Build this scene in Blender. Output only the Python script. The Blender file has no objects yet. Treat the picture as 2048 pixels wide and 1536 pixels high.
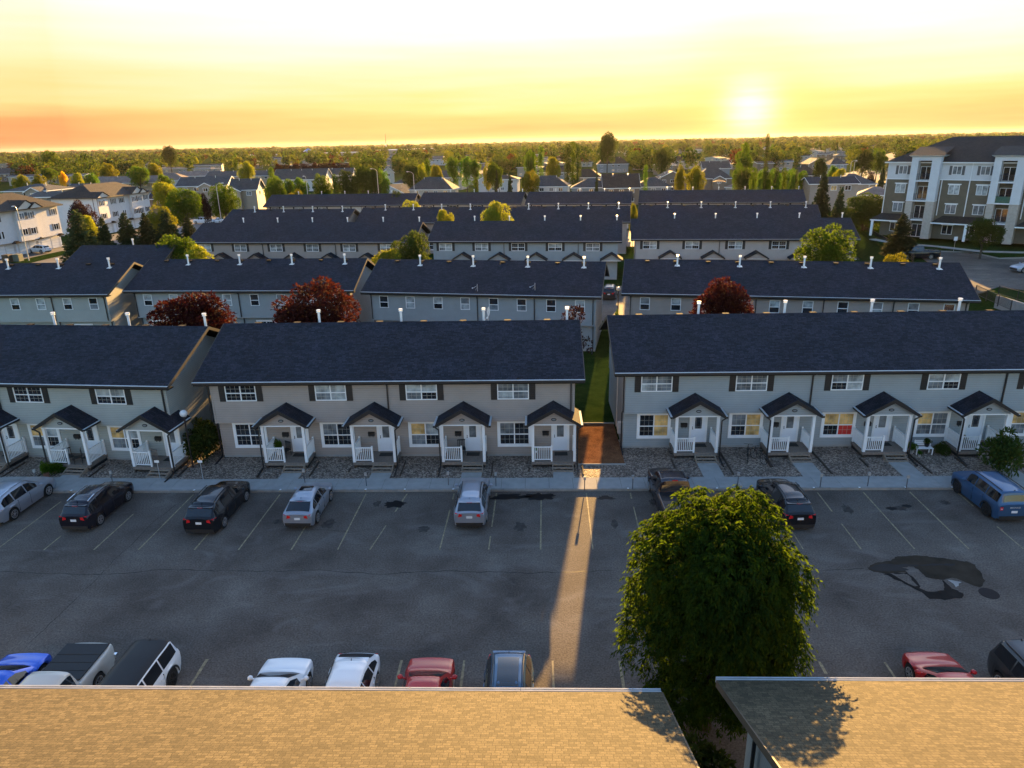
import bpy, math, random, hashlib
import numpy as np
from mathutils import Vector, Matrix
R_ = math.radians
sc = bpy.context.scene
random.seed(7)
# ------------------------------------------------------------------ camera
F_PX, CAM_H, PITCH, YAW, ROLL = 1420.0, 20.0, R_(18.86), R_(2.0), R_(-1.15)
cm = (Matrix.Rotation(YAW, 4, 'Z') @ Matrix.Rotation(math.pi/2-PITCH, 4, 'X') @ Matrix.Rotation(ROLL, 4, 'Z'))
cam = bpy.data.objects.new('camera', bpy.data.cameras.new('camera'))
sc.collection.objects.link(cam)
cam.matrix_world = Matrix.Translation((0, 0, CAM_H)) @ cm
cam.data.sensor_width = 36.0; cam.data.lens = F_PX/2048*36
cam.data.clip_start = 0.5; cam.data.clip_end = 30000
sc.camera = cam
RM = np.array(cm.to_3x3())
def P(px, py, z=0.0):
    """world point of height z seen along a sight line (used to survey where things stand)"""
    d = RM @ np.array([px-1024, 768-py, -F_PX]); k = (z-CAM_H)/d[2]
    return (k*d[0], k*d[1], z)
def PY(px, py, y):
    d = RM @ np.array([px-1024, 768-py, -F_PX]); k = y/d[1]
    return (k*d[0], y, CAM_H+k*d[2])
# ------------------------------------------------------------------ light
SUN_AZ, SUN_EL = R_(8.1), R_(10.0)       # azimuth from +Y towards +X
sc.view_settings.view_transform = 'Standard'; sc.view_settings.look = 'None'
sc.view_settings.gamma = 1.0; sc.view_settings.exposure = 2.4
sun = bpy.data.objects.new('sun', bpy.data.lights.new('sun', 'SUN'))
sc.collection.objects.link(sun)
sun.data.energy = 4.8; sun.data.angle = R_(0.5); sun.data.color = (1.0, 0.57, 0.17)
sd = Vector((math.sin(SUN_AZ)*math.cos(SUN_EL), math.cos(SUN_AZ)*math.cos(SUN_EL), math.sin(SUN_EL)))
sun.rotation_euler = sd.to_track_quat('Z', 'Y').to_euler()
world = bpy.data.worlds.new('World'); sc.world = world; world.use_nodes = True
def build_world():
    nt = world.node_tree; N = nt.nodes; L = nt.links; N.clear()
    out = N.new('ShaderNodeOutputWorld'); bg = N.new('ShaderNodeBackground')
    sky = N.new('ShaderNodeTexSky'); sky.sky_type = 'NISHITA'; sky.sun_disc = False
    sky.sun_elevation = SUN_EL; sky.sun_rotation = SUN_AZ
    sky.air_density = 1.3; sky.dust_density = 1.0; sky.ozone_density = 3.0
    tc = N.new('ShaderNodeTexCoord')
    nrm = N.new('ShaderNodeVectorMath'); nrm.operation = 'NORMALIZE'; L.new(tc.outputs['Generated'], nrm.inputs[0])
    sep = N.new('ShaderNodeSeparateXYZ'); L.new(nrm.outputs[0], sep.inputs[0])
    def math_(op, a, b=None, clamp=False):
        m = N.new('ShaderNodeMath'); m.operation = op; m.use_clamp = clamp
        for i, v in enumerate((a, b)):
            if v is None: continue
            if isinstance(v, (int, float)): m.inputs[i].default_value = v
            else: L.new(v, m.inputs[i])
        return m.outputs[0]
    def ramp(fac, stops):
        r = N.new('ShaderNodeValToRGB'); L.new(fac, r.inputs[0])
        e = r.color_ramp.elements
        while len(e) > 1: e.remove(e[-1])
        e[0].position = stops[0][0]; e[0].color = (*stops[0][1], 1)
        for p, c in stops[1:]:
            q = e.new(p); q.color = (*c, 1)
        return r.outputs[0]
    def mix(fac, a, b):
        m = N.new('ShaderNodeMix'); m.data_type = 'RGBA'; L.new(fac, m.inputs[0])
        L.new(a, m.inputs[6]); L.new(b, m.inputs[7]); return m.outputs[2]
    # high thin cloud streaks
    mp = N.new('ShaderNodeMapping'); mp.inputs['Scale'].default_value = (1.5, 1.5, 26.0); L.new(nrm.outputs[0], mp.inputs[0])
    nz = N.new('ShaderNodeTexNoise'); nz.inputs['Scale'].default_value = 1.6; nz.inputs['Detail'].default_value = 5; nz.inputs['Roughness'].default_value = .55
    L.new(mp.outputs[0], nz.inputs[0])
    cl = math_('MULTIPLY', math_('SUBTRACT', nz.outputs[0], 0.5), 0.075)
    el = math_('ADD', sep.outputs[2], cl)
    f = math_('MULTIPLY', el, 4.0, True)       # 0..0.25 of sin(elevation)
    k = SKY_K
    def c(r, g, b): return (r*k, g*k, b*k)
    left = ramp(f, [(0.0, c(1.0, .30, .115)), (.12, c(1.0, .47, .17)), (.24, c(1.0, .78, .30)), (.36, c(1.0, .93, .48)), (.47, c(1.0, .97, .58)), (.59, c(1.02, 1.0, .76)), (.70, c(1.05, 1.03, .92)), (1.0, c(1.1, 1.1, 1.1))])
    right = ramp(f, [(0.0, c(1.0, .52, .17)), (.05, c(1.0, .61, .21)), (.11, c(1.0, .76, .25)), (.19, c(1.0, .93, .35)), (.29, c(1.02, 1.0, .58)), (.38, c(1.05, 1.02, .76)), (.47, c(1.1, 1.08, 1.0)), (.7, c(1.3, 1.3, 1.3)), (1.0, c(1.2, 1.2, 1.25))])
    # angle to the glow over the horizon
    gd = Vector(P(1500, 215, 26.5)) - Vector((0, 0, 20)); gd.normalize()
    dp = N.new('ShaderNodeVectorMath'); dp.operation = 'DOT_PRODUCT'; L.new(nrm.outputs[0], dp.inputs[0]); dp.inputs[1].default_value = gd
    side = N.new('ShaderNodeMapRange'); L.new(dp.outputs['Value'], side.inputs[0])
    side.inputs[1].default_value = math.cos(R_(48)); side.inputs[2].default_value = math.cos(R_(8)); side.clamp = True
    warm = mix(math_('POWER', side.outputs[0], .5), left, right)
    glow = math_('POWER', math_('MAXIMUM', dp.outputs['Value'], 0.0), 2000); glow = math_('MULTIPLY', glow, math_('ADD', math_('MULTIPLY', nz.outputs[0], 2.6), -.5, True))
    wide = math_('MULTIPLY', math_('POWER', math_('MAXIMUM', dp.outputs['Value'], 0.0), 260), .55)
    ye = N.new('ShaderNodeMix'); ye.data_type = 'RGBA'; ye.blend_type = 'MIX'; L.new(wide, ye.inputs[0]); L.new(warm, ye.inputs[6]); ye.inputs[7].default_value = (*c(1.05, .95, .22), 1); warm = ye.outputs[2]
    gl = N.new('ShaderNodeMix'); gl.data_type = 'RGBA'; gl.blend_type = 'ADD'; L.new(glow, gl.inputs[0]); L.new(warm, gl.inputs[6]); gl.inputs[7].default_value = (*c(.5, .5, .75), 1)
    # warm band belongs to the sunset side of the sky and fades upwards
    hw = N.new('ShaderNodeMapRange'); L.new(sep.outputs[2], hw.inputs[0]); hw.inputs[1].default_value = .15; hw.inputs[2].default_value = .34; hw.inputs[3].default_value = 1; hw.inputs[4].default_value = 0; hw.clamp = True
    az = N.new('ShaderNodeMapRange'); L.new(dp.outputs['Value'], az.inputs[0]); az.inputs[1].default_value = 0.0; az.inputs[2].default_value = .6; az.clamp = True
    fac = math_('MULTIPLY', hw.outputs[0], az.outputs[0])
    skm = N.new('ShaderNodeVectorMath'); skm.operation = 'MULTIPLY'; L.new(sky.outputs[0], skm.inputs[0]); skm.inputs[1].default_value = SKY_TINT
    fin = mix(fac, skm.outputs[0], gl.outputs[2])
    L.new(fin, bg.inputs[0]); bg.inputs[1].default_value = SKY_S
    L.new(bg.outputs[0], out.inputs[0])
SKY_S = 0.11
SKY_K = 1.0/(2**2.4*SKY_S)                # band values are display values at this exposure
SKY_TINT = (0.84, 0.80, 0.85)
build_world()
# ------------------------------------------------------------------ helpers
def link(o): sc.collection.objects.link(o); return o
def tag(o, label=None, cat=None, group=None, kind=None):
    if label: o['label'] = label
    if cat: o['category'] = cat
    if group: o['group'] = group
    if kind: o['kind'] = kind
    return o
def empty(name, loc=(0, 0, 0), rz=0.0):
    o = bpy.data.objects.new(name, None); o.location = loc; o.rotation_euler = (0, 0, rz); o.empty_display_size = .2
    return link(o)
def obj(name, mesh, parent=None, loc=(0, 0, 0), rz=0.0, scale=None):
    o = bpy.data.objects.new(name, mesh); o.location = loc; o.rotation_euler = (0, 0, rz)
    if scale: o.scale = scale
    if parent: o.parent = parent
    return link(o)
def copy_tree(o, parent=None, loc=None, rz=None):
    c = o.copy(); link(c); c.parent = parent
    if loc is not None: c.location = loc
    if rz is not None: c.rotation_euler = (0, 0, rz)
    for ch in list(o.children): copy_tree(ch, c)
    return c
class MB:
    def __init__(s): s.v = []; s.f = []; s.m = []; s.mats = []
    def mi(s, m):
        if m not in s.mats: s.mats.append(m)
        return s.mats.index(m)
    def poly(s, pts, m, faces=None):
        b = len(s.v); s.v += [tuple(p) for p in pts]; i = s.mi(m)
        for f in (faces or [range(len(pts))]): s.f.append([b+j for j in f]); s.m.append(i)
    def box(s, x0, x1, y0, y1, z0, z1, m, mt=None):
        p = [(x0,y0,z0),(x1,y0,z0),(x1,y1,z0),(x0,y1,z0),(x0,y0,z1),(x1,y0,z1),(x1,y1,z1),(x0,y1,z1)]
        s.poly(p, m, [(0,3,2,1),(0,1,5,4),(1,2,6,5),(2,3,7,6),(3,0,4,7),(4,5,6,7)])
    def prism(s, prof, a0, a1, m, axis='x'):
        """closed profile extruded along an axis; profile in the other two coordinates"""
        n = len(prof)
        def pt(a, q):
            return (a, q[0], q[1]) if axis == 'x' else ((q[0], a, q[1]) if axis == 'y' else (q[0], q[1], a))
        pts = [pt(a0, q) for q in prof]+[pt(a1, q) for q in prof]
        fs = [tuple(range(n))[::-1], tuple(range(n, 2*n))]+[(i, (i+1) % n, n+(i+1) % n, n+i) for i in range(n)]
        s.poly(pts, m, fs)
    def tube(s, p0, p1, r0, m, r1=None, n=8, cap=True):
        r1 = r0 if r1 is None else r1
        p0, p1 = Vector(p0), Vector(p1); d = (p1-p0)
        if d.length < 1e-6: return
        d.normalize(); u = d.orthogonal().normalized(); w = d.cross(u)
        pts = []
        for p, r in ((p0, r0), (p1, r1)):
            for i in range(n):
                a = 2*math.pi*i/n; pts.append(p+u*math.cos(a)*r+w*math.sin(a)*r)
        fs = [(i, (i+1) % n, n+(i+1) % n, n+i) for i in range(n)]
        if cap: fs += [tuple(range(n))[::-1], tuple(range(n, 2*n))]
        s.poly(pts, m, fs)
    def bar(s, p0, p1, w, h, m):
        p0, p1 = Vector(p0), Vector(p1); d = (p1-p0).normalized()
        u = d.cross(Vector((0, 0, 1)))
        u = Vector((1, 0, 0)) if u.length < 1e-4 else u.normalized()
        q = u.cross(d)
        pts = [p+u*a*w/2+q*b*h/2 for p in (p0, p1) for a, b in ((-1,-1),(1,-1),(1,1),(-1,1))]
        s.poly(pts, m, [(0,3,2,1),(4,5,6,7),(0,1,5,4),(1,2,6,5),(2,3,7,6),(3,0,4,7)])
    def ball(s, c, r, m, seg=10, rings=6, sz=1.0):
        pts = [(c[0], c[1], c[2]-r*sz)]; fs = []
        for j in range(1, rings):
            a = math.pi*j/rings
            for i in range(seg):
                b = 2*math.pi*i/seg; pts.append((c[0]+r*math.sin(a)*math.cos(b), c[1]+r*math.sin(a)*math.sin(b), c[2]-r*sz*math.cos(a)))
        pts.append((c[0], c[1], c[2]+r*sz)); last = len(pts)-1
        for i in range(seg):
            fs.append((0, 1+(i+1) % seg, 1+i))
            for j in range(rings-2):
                a = 1+j*seg; fs.append((a+i, a+(i+1) % seg, a+seg+(i+1) % seg, a+seg+i))
            a = 1+(rings-2)*seg; fs.append((a+i, a+(i+1) % seg, last))
        s.poly(pts, m, fs)
    def mesh(s, name, smooth=False, fix=True):
        me = bpy.data.meshes.new(name); me.from_pydata(s.v, [], s.f)
        for m in s.mats: me.materials.append(m)
        me.polygons.foreach_set('material_index', s.m)
        if smooth: me.polygons.foreach_set('use_smooth', [True]*len(s.f)); me.set_sharp_from_angle(angle=R_(40))
        me.update()
        if fix:
            import bmesh
            b = bmesh.new(); b.from_mesh(me); bmesh.ops.recalc_face_normals(b, faces=b.faces); b.to_mesh(me); b.free()
        return me
    def build(s, name, parent=None, loc=(0, 0, 0), rz=0.0, smooth=False): return obj(name, s.mesh(name, smooth), parent, loc, rz)
# ------------------------------------------------------------------ materials
MATS = {}
def new_mat(name):
    m = bpy.data.materials.new(name); m.use_nodes = True; nt = m.node_tree
    return m, nt, nt.nodes['Principled BSDF']
def mat(name, col, rough=.7, metal=0.0, noise=0.12, nscale=3.0, bump=0.0, bscale=40.0, spec=0.5, coat=0.0):
    if name in MATS: return MATS[name]
    m, nt, b = new_mat(name); N, L = nt.nodes, nt.links
    b.inputs['Roughness'].default_value = rough; b.inputs['Metallic'].default_value = metal
    b.inputs['Specular IOR Level'].default_value = spec; b.inputs['Coat Weight'].default_value = coat; b.inputs['Coat Roughness'].default_value = .04
    tc = N.new('ShaderNodeTexCoord')
    n = N.new('ShaderNodeTexNoise'); n.inputs['Scale'].default_value = nscale; n.inputs['Detail'].default_value = 4
    L.new(tc.outputs['Object'], n.inputs[0])
    mr = N.new('ShaderNodeMapRange'); L.new(n.outputs[0], mr.inputs[0]); mr.inputs[1].default_value = .25; mr.inputs[2].default_value = .75
    mr.inputs[3].default_value = 1-noise; mr.inputs[4].default_value = 1+noise
    v = N.new('ShaderNodeVectorMath'); v.operation = 'SCALE'; v.inputs[0].default_value = col; L.new(mr.outputs[0], v.inputs['Scale'])
    L.new(v.outputs[0], b.inputs['Base Color'])
    if bump:
        n2 = N.new('ShaderNodeTexNoise'); n2.inputs['Scale'].default_value = bscale; n2.inputs['Detail'].default_value = 3; L.new(tc.outputs['Object'], n2.inputs[0])
        bp = N.new('ShaderNodeBump'); bp.inputs['Strength'].default_value = bump; bp.inputs['Distance'].default_value = .02; L.new(n2.outputs[0], bp.inputs['Height']); L.new(bp.outputs[0], b.inputs['Normal'])
    MATS[name] = m; return m
def shingle(name, c1, c2, rw=.32, rh=.14, tone=.25, mort=.45):
    m, nt, b = new_mat(name); N, L = nt.nodes, nt.links
    tc = N.new('ShaderNodeTexCoord'); br = N.new('ShaderNodeTexBrick')
    nd = N.new('ShaderNodeTexNoise'); nd.inputs['Scale'].default_value = 3.0; L.new(tc.outputs['Object'], nd.inputs[0])
    vm = N.new('ShaderNodeVectorMath'); vm.operation = 'MULTIPLY_ADD'; L.new(nd.outputs['Color'], vm.inputs[0]); vm.inputs[1].default_value = (.05, .035, 0); L.new(tc.outputs['Object'], vm.inputs[2])
    L.new(vm.outputs[0], br.inputs[0])
    br.inputs['Scale'].default_value = 1.0; br.inputs['Brick Width'].default_value = rw; br.inputs['Row Height'].default_value = rh
    br.inputs['Mortar Size'].default_value = .014 if mort < .3 else .009; br.inputs['Mortar Smooth'].default_value = .3; br.inputs['Bias'].default_value = 0.0
    br.offset = .37; br.offset_frequency = 2; br.squash = .7; br.squash_frequency = 3
    br.inputs['Color1'].default_value = (*c1, 1); br.inputs['Color2'].default_value = (*c2, 1)
    br.inputs['Mortar'].default_value = tuple(x*mort for x in c1)+(1,)
    n = N.new('ShaderNodeTexNoise'); n.inputs['Scale'].default_value = .5; n.inputs['Detail'].default_value = 6; n.inputs['Roughness'].default_value = .65; L.new(tc.outputs['Object'], n.inputs[0])
    mr = N.new('ShaderNodeMapRange'); L.new(n.outputs[0], mr.inputs[0]); mr.inputs[1].default_value = .3; mr.inputs[2].default_value = .7; mr.inputs[3].default_value = 1-tone; mr.inputs[4].default_value = 1+tone
    n3 = N.new('ShaderNodeTexNoise'); n3.inputs['Scale'].default_value = 30; n3.inputs['Detail'].default_value = 2; L.new(tc.outputs['Object'], n3.inputs[0])
    mr3 = N.new('ShaderNodeMapRange'); L.new(n3.outputs[0], mr3.inputs[0]); mr3.inputs[1].default_value = .25; mr3.inputs[2].default_value = .75; mr3.inputs[3].default_value = .6; mr3.inputs[4].default_value = 1.4
    mu = N.new('ShaderNodeMath'); mu.operation = 'MULTIPLY'; L.new(mr.outputs[0], mu.inputs[0]); L.new(mr3.outputs[0], mu.inputs[1])
    v = N.new('ShaderNodeVectorMath'); v.operation = 'SCALE'; L.new(br.outputs['Color'], v.inputs[0]); L.new(mu.outputs[0], v.inputs['Scale'])
    L.new(v.outputs[0], b.inputs['Base Color'])
    b.inputs['Roughness'].default_value = .85; b.inputs['Specular IOR Level'].default_value = .3
    # overlapping courses: each row tilts up to its lower edge
    sp = N.new('ShaderNodeSeparateXYZ'); L.new(vm.outputs[0], sp.inputs[0])
    dv = N.new('ShaderNodeMath'); dv.operation = 'DIVIDE'; L.new(sp.outputs[1], dv.inputs[0]); dv.inputs[1].default_value = rh
    fr = N.new('ShaderNodeMath'); fr.operation = 'FRACT'; L.new(dv.outputs[0], fr.inputs[0])
    ad = N.new('ShaderNodeMath'); ad.operation = 'MULTIPLY_ADD'; L.new(br.outputs['Fac'], ad.inputs[0]); ad.inputs[1].default_value = -.7; L.new(fr.outputs[0], ad.inputs[2])
    ad2 = N.new('ShaderNodeMath'); ad2.operation = 'MULTIPLY_ADD'; L.new(n3.outputs[0], ad2.inputs[0]); ad2.inputs[1].default_value = .8; L.new(ad.outputs[0], ad2.inputs[2])
    bp = N.new('ShaderNodeBump'); bp.inputs['Strength'].default_value = .45; bp.inputs['Distance'].default_value = .012; L.new(ad2.outputs[0], bp.inputs['Height']); L.new(bp.outputs[0], b.inputs['Normal'])
    MATS[name] = m; return m
def siding(name, col, pitch=.125, noise=.06):
    m, nt, b = new_mat(name); N, L = nt.nodes, nt.links
    tc = N.new('ShaderNodeTexCoord'); sp = N.new('ShaderNodeSeparateXYZ'); L.new(tc.outputs['Object'], sp.inputs[0])
    dv = N.new('ShaderNodeMath'); dv.operation = 'DIVIDE'; L.new(sp.outputs[2], dv.inputs[0]); dv.inputs[1].default_value = pitch
    fr = N.new('ShaderNodeMath'); fr.operation = 'FRACT'; L.new(dv.outputs[0], fr.inputs[0])
    inv = N.new('ShaderNodeMath'); inv.operation = 'SUBTRACT'; inv.inputs[0].default_value = 1; L.new(fr.outputs[0], inv.inputs[1])
    bp = N.new('ShaderNodeBump'); bp.inputs['Strength'].default_value = .9; bp.inputs['Distance'].default_value = .03; L.new(inv.outputs[0], bp.inputs['Height']); L.new(bp.outputs[0], b.inputs['Normal'])
    # board lap line and light weathering of the vinyl
    st = N.new('ShaderNodeMath'); st.operation = 'GREATER_THAN'; L.new(fr.outputs[0], st.inputs[0]); st.inputs[1].default_value = .86
    n = N.new('ShaderNodeTexNoise'); n.inputs['Scale'].default_value = 1.2; n.inputs['Detail'].default_value = 5; L.new(tc.outputs['Object'], n.inputs[0])
    mr = N.new('ShaderNodeMapRange'); L.new(n.outputs[0], mr.inputs[0]); mr.inputs[1].default_value = .25; mr.inputs[2].default_value = .75; mr.inputs[3].default_value = 1-noise; mr.inputs[4].default_value = 1+noise
    ml = N.new('ShaderNodeMath'); ml.operation = 'MULTIPLY_ADD'; L.new(st.outputs[0], ml.inputs[0]); ml.inputs[1].default_value = -.28; L.new(mr.outputs[0], ml.inputs[2])
    v = N.new('ShaderNodeVectorMath'); v.operation = 'SCALE'; v.inputs[0].default_value = col; L.new(ml.outputs[0], v.inputs['Scale'])
    L.new(v.outputs[0], b.inputs['Base Color']); b.inputs['Roughness'].default_value = .6; b.inputs['Specular IOR Level'].default_value = .35
    MATS[name] = m; return m
def glassy(name, col, rough=.06, spec=.8):
    m, nt, b = new_mat(name); N, L = nt.nodes, nt.links
    tc = N.new('ShaderNodeTexCoord'); n = N.new('ShaderNodeTexNoise'); n.inputs['Scale'].default_value = 1.7; n.inputs['Detail'].default_value = 3
    oi = N.new('ShaderNodeObjectInfo'); va = N.new('ShaderNodeVectorMath'); va.operation = 'MULTIPLY_ADD'
    L.new(oi.outputs['Location'], va.inputs[0]); va.inputs[1].default_value = (3, 3, 3); L.new(tc.outputs['Object'], va.inputs[2]); L.new(va.outputs[0], n.inputs[0])
    mr = N.new('ShaderNodeMapRange'); L.new(n.outputs[0], mr.inputs[0]); mr.inputs[1].default_value = .35; mr.inputs[2].default_value = .65; mr.inputs[3].default_value = .55; mr.inputs[4].default_value = 1.4
    v = N.new('ShaderNodeVectorMath'); v.operation = 'SCALE'; v.inputs[0].default_value = col; L.new(mr.outputs[0], v.inputs['Scale']); L.new(v.outputs[0], b.inputs['Base Color'])
    b.inputs['Roughness'].default_value = rough; b.inputs['Specular IOR Level'].default_value = spec
    MATS[name] = m; return m
def leafmat(name, c1, c2, trans=.45, scale=1.2, tm=(2.7, 2.2, .8)):
    m = bpy.data.materials.new(name); m.use_nodes = True; nt = m.node_tree; N, L = nt.nodes, nt.links; N.clear()
    out = N.new('ShaderNodeOutputMaterial'); tc = N.new('ShaderNodeTexCoord'); oi = N.new('ShaderNodeObjectInfo')
    va = N.new('ShaderNodeVectorMath'); va.operation = 'MULTIPLY_ADD'; L.new(oi.outputs['Location'], va.inputs[0]); va.inputs[1].default_value = (.7, .7, .7); L.new(tc.outputs['Object'], va.inputs[2])
    n = N.new('ShaderNodeTexNoise'); n.inputs['Scale'].default_value = scale; n.inputs['Detail'].default_value = 5; n.inputs['Roughness'].default_value = .7; L.new(va.outputs[0], n.inputs[0])
    r = N.new('ShaderNodeValToRGB'); r.color_ramp.elements[0].position = .32; r.color_ramp.elements[1].position = .68
    r.color_ramp.elements[0].color = (*c1, 1); r.color_ramp.elements[1].color = (*c2, 1); L.new(n.outputs[0], r.inputs[0])
    hs = N.new('ShaderNodeHueSaturation'); L.new(r.outputs[0], hs.inputs['Color'])
    mr = N.new('ShaderNodeMapRange'); L.new(oi.outputs['Random'], mr.inputs[0]); mr.inputs[3].default_value = .485; mr.inputs[4].default_value = .512; L.new(mr.outputs[0], hs.inputs['Hue'])
    mr2 = N.new('ShaderNodeMapRange'); L.new(oi.outputs['Random'], mr2.inputs[0]); mr2.inputs[3].default_value = .7; mr2.inputs[4].default_value = 1.35; L.new(mr2.outputs[0], hs.inputs['Value'])
    d = N.new('ShaderNodeBsdfPrincipled'); L.new(hs.outputs[0], d.inputs['Base Color']); d.inputs['Roughness'].default_value = .75; d.inputs['Specular IOR Level'].default_value = .06
    t = N.new('ShaderNodeBsdfTranslucent')
    tv = N.new('ShaderNodeVectorMath'); tv.operation = 'MULTIPLY'; L.new(hs.outputs[0], tv.inputs[0]); tv.inputs[1].default_value = tm; L.new(tv.outputs[0], t.inputs[0])
    mx = N.new('ShaderNodeMixShader'); mx.inputs[0].default_value = trans; L.new(d.outputs[0], mx.inputs[1]); L.new(t.outputs[0], mx.inputs[2]); L.new(mx.outputs[0], out.inputs[0])
    MATS[name] = m; return m
ROOF = shingle('dark slate shingles', (.007, .009, .017), (.024, .028, .045), tone=.35, mort=.15)
ROOFN = shingle('sun tinted slate shingles', (.048, .040, .023), (.106, .086, .050), rw=.19, rh=.11, tone=.18, mort=.7)  # lighter, warmer copy of the dark shingles; low sun put into the colour
ROOFB = shingle('brown shingles', (.030, .023, .018), (.055, .040, .032))
ROOFG = shingle('grey shingles', (.042, .042, .044), (.075, .073, .074))
ROOFT = shingle('tan shingles', (.17, .12, .10), (.23, .17, .14))
W_GREY = siding('grey green siding', (.32, .34, .32)); W_TAUPE = siding('taupe siding', (.325, .28, .25))
W_BLUE = siding('blue grey siding', (.285, .315, .325)); W_CREAM = siding('cream siding', (.56, .53, .47))
W_PINK = siding('pinkish beige siding', (.42, .365, .33)); W_WHITE = siding('white siding', (.62, .62, .63)); W_BROWN = siding('brown shake', (.13, .105, .07), .18, .15)
W_BEIGE = mat('beige brick', (.42, .36, .31), .85, bump=.3, bscale=12)
WHITE = mat('white vinyl', (.78, .79, .80), .45, noise=.04); BLACK = mat('black trim', (.012, .012, .014), .5, noise=.1)
SHUT = mat('black shutter', (.014, .015, .018), .5); FASC = mat('dark brown fascia', (.075, .055, .035), .6)
SOFF = mat('soffit', (.02, .018, .016), .9, spec=.1); CONC = mat('concrete', (.30, .30, .29), .9, noise=.12, nscale=2.0, bump=.2, bscale=60)
KERB = mat('kerb concrete', (.26, .25, .23), .9, noise=.2, nscale=3.0); WOOD = mat('weathered deck wood', (.19, .155, .13), .8, noise=.25, nscale=8)
TIMB = mat('garden timber', (.05, .035, .025), .85); METAL = mat('galvanised metal', (.62, .62, .62), .35, .7, noise=.08)
GUT = mat('pale gutter lip', (.5, .52, .54), .7, 0, spec=.2); RED_ = mat('red curtain cloth', (.55, .03, .02), .7)
G_DARK = glassy('dark window glass', (.012, .016, .024)); G_BLIND = glassy('blind behind glass', (.34, .38, .40), .2, .5)
G_CURT = glassy('curtain behind glass', (.16, .18, .20), .15, .6); G_AMB = glassy('glass with painted gold reflection', (.62, .40, .15), .3, .4)  # G_AMB paints a warm gold reflection into the pane colour
DOOR = mat('white door paint', (.74, .78, .84), .4, noise=.03)
RUBBER = mat('tyre rubber', (.012, .012, .012), .8); ALLOY = mat('alloy wheel', (.55, .56, .58), .3, .8); CARGL = mat('car glass', (.006, .008, .012), .04, spec=.9, noise=.05)
TRIMB = mat('black plastic trim', (.015, .015, .016), .55); TAIL = mat('tail lamp red', (.60, .012, .014), .15, coat=.6); HEAD = mat('head lamp clear', (.65, .68, .70), .1, .2, coat=.8)
PLATE = mat('licence plate', (.7, .72, .75), .5); CHROME = mat('chrome', (.8, .8, .82), .15, 1.0)
BARK = mat('tree bark', (.055, .042, .033), .9, bump=.5, bscale=14)
POLE = mat('pale lamp pole', (.5, .5, .48), .4, .5)
def ground_mat(name, stops, scale, rough=.95, bump=0, detail=8, stretch=None, fine=None, coord='Object', spec=.2):
    m, nt, b = new_mat(name); N, L = nt.nodes, nt.links
    tc = N.new('ShaderNodeTexCoord'); n = N.new('ShaderNodeTexNoise'); n.inputs['Scale'].default_value = scale; n.inputs['Detail'].default_value = detail; n.inputs['Roughness'].default_value = .6
    src = tc.outputs[coord]
    if stretch:
        mp = N.new('ShaderNodeMapping'); mp.inputs['Scale'].default_value = stretch; L.new(src, mp.inputs[0]); L.new(mp.outputs[0], n.inputs[0])
    else: L.new(src, n.inputs[0])
    r = N.new('ShaderNodeValToRGB'); e = r.color_ramp.elements
    while len(e) > 1: e.remove(e[-1])
    e[0].position = stops[0][0]; e[0].color = (*stops[0][1], 1)
    for p, c in stops[1:]: e.new(p).color = (*c, 1)
    L.new(n.outputs[0], r.inputs[0]); col = r.outputs[0]
    if fine:
        n2 = N.new('ShaderNodeTexNoise'); n2.inputs['Scale'].default_value = fine[0]; n2.inputs['Detail'].default_value = 3; L.new(src, n2.inputs[0])
        mr = N.new('ShaderNodeMapRange'); L.new(n2.outputs[0], mr.inputs[0]); mr.inputs[1].default_value = .3; mr.inputs[2].default_value = .7; mr.inputs[3].default_value = 1-fine[1]; mr.inputs[4].default_value = 1+fine[1]
        v = N.new('ShaderNodeVectorMath'); v.operation = 'SCALE'; L.new(col, v.inputs[0]); L.new(mr.outputs[0], v.inputs['Scale']); col = v.outputs[0]
        if bump:
            bp = N.new('ShaderNodeBump'); bp.inputs['Strength'].default_value = bump; bp.inputs['Distance'].default_value = .02; L.new(n2.outputs[0], bp.inputs['Height']); L.new(bp.outputs[0], b.inputs['Normal'])
    L.new(col, b.inputs['Base Color']); b.inputs['Roughness'].default_value = rough; b.inputs['Specular IOR Level'].default_value = spec
    MATS[name] = m; return m, nt
ASPH, _nt = ground_mat('worn asphalt', [(.28, (.062, .050, .042)), (.46, (.098, .082, .070)), (.60, (.122, .105, .090)), (.75, (.160, .140, .122))],   .3, fine=(13, .38), bump=.5, rough=.85)
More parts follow.
